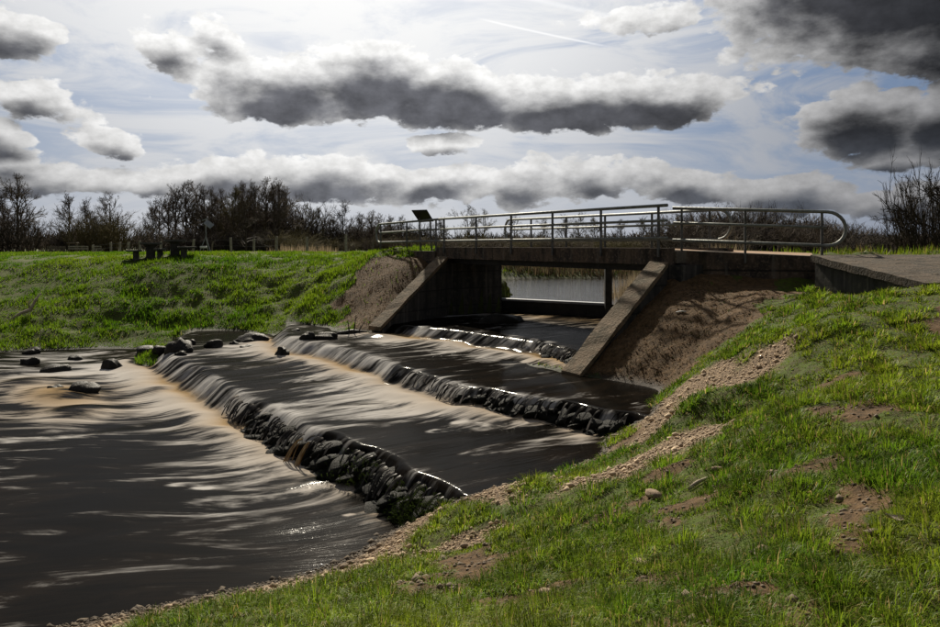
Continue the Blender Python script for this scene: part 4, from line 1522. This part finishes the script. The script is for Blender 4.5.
plant_tree(246, 201, 60, 4, "low spreading bare tree with a short forked trunk behind the wire fence", None, 1.05, M_TWIG_D)
plant_tree(303, 203, 104, 5, "greenish bare tree just right of the dense wood", None, .9)
plant_tree(316, 207, 102, 5, "smaller greenish bare tree left of the lone dark tree", None, .9)
plant_tree(344, 200, 88, 1, "lone dark round headed bare tree between the wood and the bridge", None, .95, M_TWIG_D)
farlab = "low bare tree in the distant tree line left of the tilted board"
for (px_, yt, d, v) in ((330, 213, 112, 0), (360, 212, 118, 3), (371, 210, 112, 0), (381, 213, 120, 1), (392, 214, 125, 2), (402, 215, 122, 3)):
    plant_tree(px_, yt, d, v, farlab, "distant trees left of the board", 1.05)
plant_tree(468, 205, 95, 4, "dense round topped tree standing behind the left end of the bridge", None, 1.0, M_TWIG_G)
plant_tree(484, 209, 99, 4, "smaller round topped tree touching the dense tree behind the bridge", None, .9, M_TWIG_G)
blab = "low bare tree seen through the bridge railings"
for (px_, yt, d, v) in ((440, 217, 115, 3), (515, 215, 125, 1), (545, 218, 120, 0), (566, 214, 120, 3), (580, 212, 118, 1), (596, 217, 125, 5), (620, 219, 120, 0), (642, 216, 115, 3), (660, 214, 110, 1), (678, 215, 100, 5)):
    plant_tree(px_, yt, d, v, blab, "trees behind the bridge railings", 1.1)
plant_tree(944, 148, 32, 5, "dense dark bare tree at the right edge beyond the ramp", None, 1.15, M_TWIG_D)


def plant_shrub(px_, ytop, d, var, lab, group, wide=1.0, sink=0.0):
    x, y = fx(px_, d), d
    z = hz(x, y)
    top = EYE + (245 - ytop) / 731 * d
    s = max(.3, (top - z) / SHRUB_TOP[var])
    o = link("shrub", SHRUBS[var], None, (x, y, z - sink))
    o.rotation_euler = (0, 0, (px_ * 1.7) % 6.28)
    o.scale = (s * wide, s * wide, s)
    return tag(o, lab, "shrub", group)


rg = random.Random(5)
def row(pa, pb, step, ya, yb, d, vs, lab, group, wide=1.0):
    p = pa
    while p < pb:
        plant_shrub(p, rg.uniform(ya, yb), d * rg.uniform(.95, 1.08), rg.choice(vs), lab, group, wide * rg.uniform(.9, 1.2))
        p += step * rg.uniform(.75, 1.25)


row(-14, 28, 12, 208, 230, 74, (2, 0), "dark bushy shrub under the trees at the left edge", "shrubs at the left edge")
row(54, 78, 9, 231, 239, 84, (2, 1), "dark shrub behind the paling fence", "shrubs behind the paling fence", 1.1)
row(84, 121, 8, 212, 221, 84, (1, 1, 0), "olive brown shrub behind the timber barriers", "shrubs behind the timber barriers", 1.0)
row(152, 300, 10, 228, 238, 82, (0, 2, 1), "brown undergrowth shrub at the foot of the dense wood", "undergrowth of the dense wood", 1.2)
row(218, 292, 9, 196, 212, 98, (0, 0, 2), "tall brown shrub between the trunks of the dense wood", "tall shrubs inside the dense wood", .9)
row(292, 425, 9, 223, 233, 98, (1, 0, 2), "brown green shrub in the hedge left of the bridge", "hedge left of the bridge", 1.2)
row(300, 425, 12, 235, 242, 75, (1, 0), "low shrub in front of the hedge left of the bridge", "low shrubs left of the bridge", 1.6)
row(420, 690, 14, 233, 241, 84, (1, 0, 1), "olive brown shrub beyond the river seen through the railings", "shrubs behind the railings", 1.4)
row(430, 690, 13, 238, 245, 62, (1, 0), "low scrub on the bank beyond the pond", "low scrub beyond the pond", 1.8)
for (px_, yt) in ((690, 216), (703, 212), (716, 210), (729, 211), (742, 210), (755, 211), (768, 212), (781, 214), (792, 217), (803, 221), (813, 226), (823, 231)):
    plant_shrub(px_, yt + rg.uniform(-1, 1), 58 * rg.uniform(.95, 1.1), rg.choice((0, 2, 0)), "dense brown shrub in the thicket behind the right hand railing", "thicket behind the right hand railing", 1.15)
row(690, 850, 10, 222, 234, 50, (2, 0), "dark shrub in the shaded hedge right of the bridge", "shaded hedge right of the bridge", 1.3)
row(815, 960, 10, 230, 236, 70, (2, 2, 0), "dark shrub in the far hedge beyond the ramp", "far hedge beyond the ramp", 1.5)
row(840, 960, 12, 234, 242, 45, (2, 2, 0), "dark low shrub just behind the ramp", "low shrubs behind the ramp", 1.5)

plant_shrub(938, 166, 31, 2, "tall dense twiggy bush under the dark tree at the right edge", None, .55)
plant_shrub(918, 205, 32, 2, "shorter twiggy bush left of the tall one at the right edge", None, .7)
# far-off wood closing the horizon: one mass
def far_wood():
    r2 = np.random.default_rng(3)
    n = 26000
    az = r2.uniform(R(-46), R(48), n)
    d = r2.uniform(150, 230, n)
    hh = (.8 + 3.0 * fbm(az * 40, az * 0 + 2, 4, 5)) * np.where(az > R(20), .75, 1.0)
    z0 = 2.6 + r2.uniform(0, 1, n) ** 1.2 * hh
    L = r2.uniform(.8, 2.4, n)
    P0 = np.stack([d * np.sin(az), d * np.cos(az), z0], -1)
    dirs = r2.normal(size=(n, 3)) * np.array((.5, .5, .3)) + np.array((0, 0, .8))
    dirs /= np.linalg.norm(dirs, axis=1)[:, None]
    me = segs_mesh("far_woodland", P0, P0 + dirs * L[:, None], np.full(n, .14), np.full(n, .03), 3, M_TWIG)
    tag(link("far_woodland", me), "distant leafless woodland closing the horizon", kind='stuff')


far_wood()


# ------------------------------------------------------------------ grass, reeds, pebbles
def leaf_material(name, trans=.52, gloss=.025):
    m = bpy.data.materials.new(name)
    m.use_nodes = True
    nt = m.node_tree
    nt.nodes.clear()
    g = G(nt)
    col = g.attr('tint', 'Color')
    dif = g.node('ShaderNodeBsdfDiffuse')
    nt.links.new(col, dif.inputs[0])
    tr = g.node('ShaderNodeBsdfTranslucent')
    nt.links.new(col, tr.inputs[0])
    gl = g.node('ShaderNodeBsdfGlossy')
    gl.inputs['Roughness'].default_value = .45
    gl.inputs['Color'].default_value = (.5, .5, .45, 1)
    mx = g.node('ShaderNodeMixShader')
    mx.inputs[0].default_value = trans
    nt.links.new(dif.outputs[0], mx.inputs[1])
    nt.links.new(tr.outputs[0], mx.inputs[2])
    m2 = g.node('ShaderNodeMixShader')
    m2.inputs[0].default_value = gloss
    nt.links.new(mx.outputs[0], m2.inputs[1])
    nt.links.new(gl.outputs[0], m2.inputs[2])
    out = g.node('ShaderNodeOutputMaterial')
    nt.links.new(m2.outputs[0], out.inputs[0])
    return m


M_GRASS = leaf_material("grass_blades")
M_MOSS = leaf_material("wet_moss", .25, 0.0)


def blades(name, X, Y, Z, L, W, yaw, lean, tint, label, two=True, mat=None):
    """one tapering bent blade per point"""
    n = len(X)
    dx, dy = np.cos(yaw), np.sin(yaw)
    sx, sy = -dy, dx
    hw = W / 2
    base = np.stack([X, Y, Z - .01], -1)
    sd = np.stack([sx * hw, sy * hw, np.zeros(n)], -1)
    ld = np.stack([dx, dy, np.zeros(n)], -1)
    upv = np.array((0, 0, 1.0))
    mid = base + upv * (L * .60 * np.cos(lean * .5))[:, None] + ld * (L * .60 * np.sin(lean * .5))[:, None]
    tip = mid + upv * (L * .42 * np.cos(lean * 1.5))[:, None] + ld * (L * .42 * np.sin(lean * 1.5))[:, None]
    if two:
        V = np.stack([base - sd, base + sd, mid + sd * .75, mid - sd * .75, tip], 1)
        b = (np.arange(n) * 5)[:, None]
        T = np.concatenate([b + np.array([[0, 1, 2]]), b + np.array([[0, 2, 3]]), b + np.array([[3, 2, 4]])])
        k = 5
    else:
        V = np.stack([base - sd, base + sd, tip], 1)
        T = (np.arange(n) * 3)[:, None] + np.array([[0, 1, 2]])
        k = 3
    me = mesh(name, V.reshape(-1, 3), T, mat or M_GRASS, False)
    a = me.attributes.new('tint', 'FLOAT_COLOR', 'POINT')
    C = np.ones((n, k, 4), dtype=np.float32)
    C[:, :, :3] = tint[:, None, :]
    a.data.foreach_set('color', C.ravel())
    o = link(name, me)
    tag(o, label, kind='stuff')
    return o


def tint(rg, n, x, y, dry=.07):
    a, b, c = np.array((.075, .155, .008)), np.array((.210, .265, .017)), np.array((.36, .27, .10))
    k = np.clip(fbm(x * .8, y * .8, 3, 101) * 1.4 - .2 + rg.normal(0, .22, n), 0, 1)[:, None]
    t = a * (1 - k) + b * k
    d = (rg.random(n) < dry * (.4 + 1.6 * fbm(x * 1.3, y * 1.3, 2, 103)))[:, None]
    t = np.where(d, c * rg.uniform(.6, 1.1, n)[:, None], t)
    return t * rg.uniform(.75, 1.2, n)[:, None]


def blocked(x, y):
    """inside walls, paths, bridge, ramp"""
    m = inside(np.array([(7.5, 16.1), (7.95, 12.6), (14, 12.5), (14, 18), (9.4, 20), (5.9, 21), (5.0, 18.2)]), x, y)
    m |= inside(np.array([bp(-.8, -.1), bp(LEN + .7, -.1), bp(LEN + .7, BW + .1), bp(-.8, BW + .1)]), x, y)
    m |= inside(np.array([(-1.2, 26.2), (-3.15, 23.0), (-2.75, 22.9), (-.6, 26.2)]), x, y)
    m |= inside(np.array([(4.4, 18.2), (2.1, 16.3), (2.4, 15.8), (4.9, 17.7)]), x, y)
    m |= inside(CHANNEL, x, y)
    m |= inside(np.array([(.8, 27.8), (2.4, 27.4), (2.4, 37), (.6, 37)]), x, y)
    return m


def scatter(rg, n, az0, az1, r0, r1, thin=1.0, floor=.05):
    """points spread evenly over direction and log distance, kept where turf grows"""
    az = rg.uniform(R(az0), R(az1), n)
    r = np.exp(rg.uniform(math.log(r0), math.log(r1), n))
    x, y = r * np.sin(az), r * np.cos(az)
    h = height(x, y)
    gr, be = cover(x, y, h)
    dens = np.clip(1.0 - 1.15 * np.maximum(gr, be * .97), 0, 1)
    cl = sstep(fbm(x * 2.4, y * 2.4, 3, 111), .36, .58)
    dens *= thin * (.38 + .62 * cl)
    wl = water_level(x, y)
    keep = (rg.random(n) < dens) & (h > wl + floor) & ~blocked(x, y)
    return x[keep], y[keep], h[keep], r[keep], cl[keep]


def near_turf():
    rg = np.random.default_rng(21)
    x, y, z, r, cl = scatter(rg, 480000, -38, 40, 2.4, 19)
    n = len(x)
    L = (.016 + .040 * cl * rg.random(n) + .012 * rg.random(n)) * (1 + .03 * r)
    W = np.maximum(.0045, .0011 * r) * rg.uniform(.8, 1.3, n)
    blades("turf", x, y, z, L, W, rg.uniform(0, 6.283, n), rg.uniform(.15, 1.25, n), tint(rg, n, x, y), "short worn turf on the near bank")


def side_turf():
    rg = np.random.default_rng(29)
    x, y, z, r, cl = scatter(rg, 110000, -85, 85, 1.0, 9)
    keep = (np.abs(np.degrees(np.arctan2(x, y))) > 37) | (r < 2.6)
    x, y, z, r, cl = x[keep], y[keep], z[keep], r[keep], cl[keep]
    n = len(x)
    blades("turf", x, y, z, .02 + .05 * cl * rg.random(n), np.maximum(.005, .0016 * r), rg.uniform(0, 6.283, n), rg.uniform(.15, 1.25, n), tint(rg, n, x, y), "short worn turf beside the near bank")


def near_thatch():
    rg = np.random.default_rng(27)
    x, y, z, r, cl = scatter(rg, 230000, -38, 40, 2.4, 19, .9)
    n = len(x)
    c = np.array((.20, .155, .055)) * rg.uniform(.35, 1.25, n)[:, None]
    c = np.where(rg.random(n)[:, None] < .35, np.array((.13, .15, .016)), c)
    blades("thatch", x, y, z + .006, rg.uniform(.02, .055, n), np.maximum(.0042, .0011 * r) * rg.uniform(.8, 1.3, n), rg.uniform(0, 6.283, n), rg.uniform(1.0, 1.55, n), c, "flattened dead grass lying in the turf", False)


def near_tufts():
    rg = np.random.default_rng(22)
    x, y, z, r, cl = scatter(rg, 4600, -36, 40, 2.6, 18, 1.0, .03)
    # lush fringe along the waterline
    xs, ys, ls, rs, ws, yaws, leans, bs = [], [], [], [], [], [], [], []
    for i in range(len(x)):
        big = .6 + .9 * rg.random() ** 2
        m = int(85 * big)
        R0 = .035 + .07 * big
        a = rg.uniform(0, 6.283, m)
        q = np.sqrt(rg.random(m)) * R0 * (1 + .04 * r[i])
        xs.append(x[i] + np.cos(a) * q)
        ys.append(y[i] + np.sin(a) * q)
        ls.append(rg.uniform(.5, 1.2, m) * (.045 + .072 * big) * (1 + .02 * r[i]))
        ws.append(np.full(m, max(.0045, .0011 * r[i])) * rg.uniform(.8, 1.2, m))
        yaws.append(a + rg.normal(0, .5, m))
        leans.append(np.clip(.2 + 1.15 * q / R0 / (1 + .04 * r[i]) + rg.normal(0, .2, m), 0, 1.5))
        bs.append(np.full(m, rg.normal(1.0, .26)))
    X, Y = np.concatenate(xs), np.concatenate(ys)
    n = len(X)
    Z = height(X, Y)
    T = tint(rg, n, X, Y, .07) * np.clip(np.concatenate(bs), .6, 1.5)[:, None]
    blades("grass_tufts", X, Y, Z, np.concatenate(ls), np.concatenate(ws), np.concatenate(yaws), np.concatenate(leans), T, "long grass tufts scattered over the near bank")


def far_grass():
    rg = np.random.default_rng(23)
    x, y, z, r, cl = scatter(rg, 430000, -36, 2, 21, 62, 1.0, .04)
    n = len(x)
    cl = sstep(fbm(x * 1.15, y * 1.15, 3, 113), .30, .58)
    L = (.05 + .22 * cl * rg.random(n)) * (1 - .45 * sstep(r, 34, 46))
    W = .0011 * r * rg.uniform(.7, 1.3, n)
    blades("bank_grass", x, y, z, L, W, rg.uniform(0, 6.283, n), rg.uniform(.2, 1.2, n), tint(rg, n, x * .4, y * .4, .02) * np.array((.85, 1.0, .7)), "tussocky grass on the far bank and field", False)


def weir_moss():
    rg = np.random.default_rng(31)
    n = 2600
    a = 7.2 + rg.exponential(.9, n)
    b = np.interp(a, C1[:, 0], C1[:, 1]) - rg.uniform(-.1, .36, n)
    keep = (a < 10.5) & (fbm(a * 2.2, b * 2.2, 3, 121) > .47)
    a, b = a[keep], b[keep]
    x, y = xy(a, b)
    c = np.interp(a, C1[:, 0], C1[:, 1])
    z = L1 - .05 - np.clip(c - b, 0, 1) * 1.1 + rg.normal(0, .03, len(a))
    n = len(a)
    t = np.array((.030, .045, .010)) * rg.uniform(.5, 1.4, n)[:, None]
    blades("weir_moss", x, y, z, rg.uniform(.04, .13, n), np.full(n, .010), np.full(n, math.atan2(-.6, -.8)) + rg.normal(0, .6, n), rg.uniform(.7, 1.4, n), t, "dark moss and grass hanging on the near end of the lowest weir", True, M_MOSS)


def right_back_grass():
    rg = np.random.default_rng(24)
    x, y, z, r, cl = scatter(rg, 70000, 0, 38, 18, 60, 1.0, .08)
    n = len(x)
    L = .08 + .25 * cl * rg.random(n)
    W = .0012 * r * rg.uniform(.7, 1.3, n)
    t = tint(rg, n, x * .4, y * .4, .10) * .8
    blades("rough_grass", x, y, z, L, W, rg.uniform(0, 6.283, n), rg.uniform(.1, .9, n), t, "rough grass beyond the bridge", False)


def reeds():
    rg = np.random.default_rng(25)
    n = 2600
    k = rg.random(n)
    x = np.concatenate([rg.uniform(5.6, 9.5, n), rg.uniform(2.0, 16, n), rg.uniform(-14.6, -10.4, 500)])
    y = np.concatenate([rg.uniform(24.5, 31, n), rg.uniform(46.5, 50, n), rg.uniform(52, 58, 500)])
    z = height(x, y)
    ok = z > LP - .45
    x, y, z = x[ok], y[ok], z[ok]
    n = len(x)
    L = rg.uniform(.5, 1.25, n) * np.where(x < -5, .6, 1)
    c = np.array((.25, .195, .125)) * rg.uniform(.45, 1.1, n)[:, None]
    c = np.where((y > 45)[:, None] & (x > 0)[:, None], c * np.array((.42, .40, .36)), c)
    blades("reeds", x, y, z, L, .0011 * np.hypot(x, y) * rg.uniform(.6, 1.2, n), rg.uniform(0, 6.283, n), rg.uniform(0, .5, n), c, "pale dead reeds on the banks of the pond", False)


def earth_litter():
    rg = np.random.default_rng(28)
    n = 15000
    x = np.concatenate([rg.uniform(2, 8, n), rg.uniform(-5, -1, n // 2)])
    y = np.concatenate([rg.uniform(13.5, 18.4, n), rg.uniform(23.4, 30, n // 2)])
    k = (soft_inside(EARTH_RIGHT, x, y) + soft_inside(EARTH_LEFT, x, y, .7)) > .5
    h = height(x, y)
    k &= (h > water_level(x, y) + .05) & ~blocked(x, y) & (rg.random(len(x)) < .25 + fbm(x * 2, y * 2, 3, 131))
    x, y, h = x[k], y[k], h[k]
    n = len(x)
    c = np.array((.125, .080, .046)) * rg.uniform(.8, 1.9, n)[:, None]
    c = np.where((rg.random(n) < .12)[:, None], np.array((.05, .075, .012)), c)
    blades("dead_litter", x, y, h + .01, rg.uniform(.03, .10, n), rg.uniform(.012, .035, n), rg.uniform(0, 6.283, n), rg.uniform(1.15, 1.57, n), c, "dead stems and leaves littering the bare earth slopes", False, M_MOSS)


def pebbles():
    rg = np.random.default_rng(26)
    n = 90000
    az = rg.uniform(R(-37), R(30), n)
    r = np.exp(rg.uniform(math.log(3.0), math.log(14), n))
    x, y = r * np.sin(az), r * np.cos(az)
    h = height(x, y)
    gr, be = cover(x, y, h)
    wl = water_level(x, y)
    keep = (rg.random(n) < np.maximum(gr * .75, be * .12)) & (h > wl - .04) & ~blocked(x, y)
    x, y, h, r = x[keep], y[keep], h[keep], r[keep]
    n = len(x)
    s = rg.uniform(.006, .016, n) * (1 + 1.6 * (rg.random(n) < .06)) * (1 + .05 * r)
    # small octahedra knocked out of true
    O = np.array([(1, 0, 0), (-1, 0, 0), (0, 1, 0), (0, -1, 0), (0, 0, 1), (0, 0, -1)], dtype=float)
    F = np.array([(0, 2, 4), (2, 1, 4), (1, 3, 4), (3, 0, 4), (2, 0, 5), (1, 2, 5), (3, 1, 5), (0, 3, 5)])
    V = O[None] * rg.uniform(.55, 1.3, (n, 6, 1)) * s[:, None, None] * np.array((1.2, 1.0, .75))
    yaw = rg.uniform(0, 6.283, n)
    c, sn = np.cos(yaw)[:, None], np.sin(yaw)[:, None]
    V = np.stack([V[..., 0] * c - V[..., 1] * sn, V[..., 0] * sn + V[..., 1] * c, V[..., 2]], -1)
    V += np.stack([x, y, h + s * .2], -1)[:, None]
    T = (np.arange(n) * 6)[:, None, None] + F[None]
    m, g, b = new_mat("pebbles")
    setin(g.nt, b.inputs['Base Color'], g.attr('tint', 'Color'))
    b.inputs['Roughness'].default_value = .85
    me = mesh("gravel", V.reshape(-1, 3), T.reshape(-1, 3), m)
    a = me.attributes.new('tint', 'FLOAT_COLOR', 'POINT')
    k = rg.random(n)[:, None]
    col = np.array((.22, .155, .095)) * (1 - k) + np.array((.56, .42, .27)) * k
    lo_ = 1 - sstep(h - water_level(x, y), .04, .22)
    col = col * (1 - .75 * lo_)[:, None] * np.where((be > gr)[keep], .4, 1.0)[:, None]
    C = np.ones((n, 6, 4), dtype=np.float32)
    C[:, :, :3] = col[:, None, :]
    a.data.foreach_set('color', C.ravel())
    tag(link("gravel", me), "loose tan gravel on the bare patches and shore", kind='stuff')


near_turf()
side_turf()
near_thatch()
near_tufts()
far_grass()
weir_moss()
right_back_grass()
reeds()
earth_litter()
pebbles()
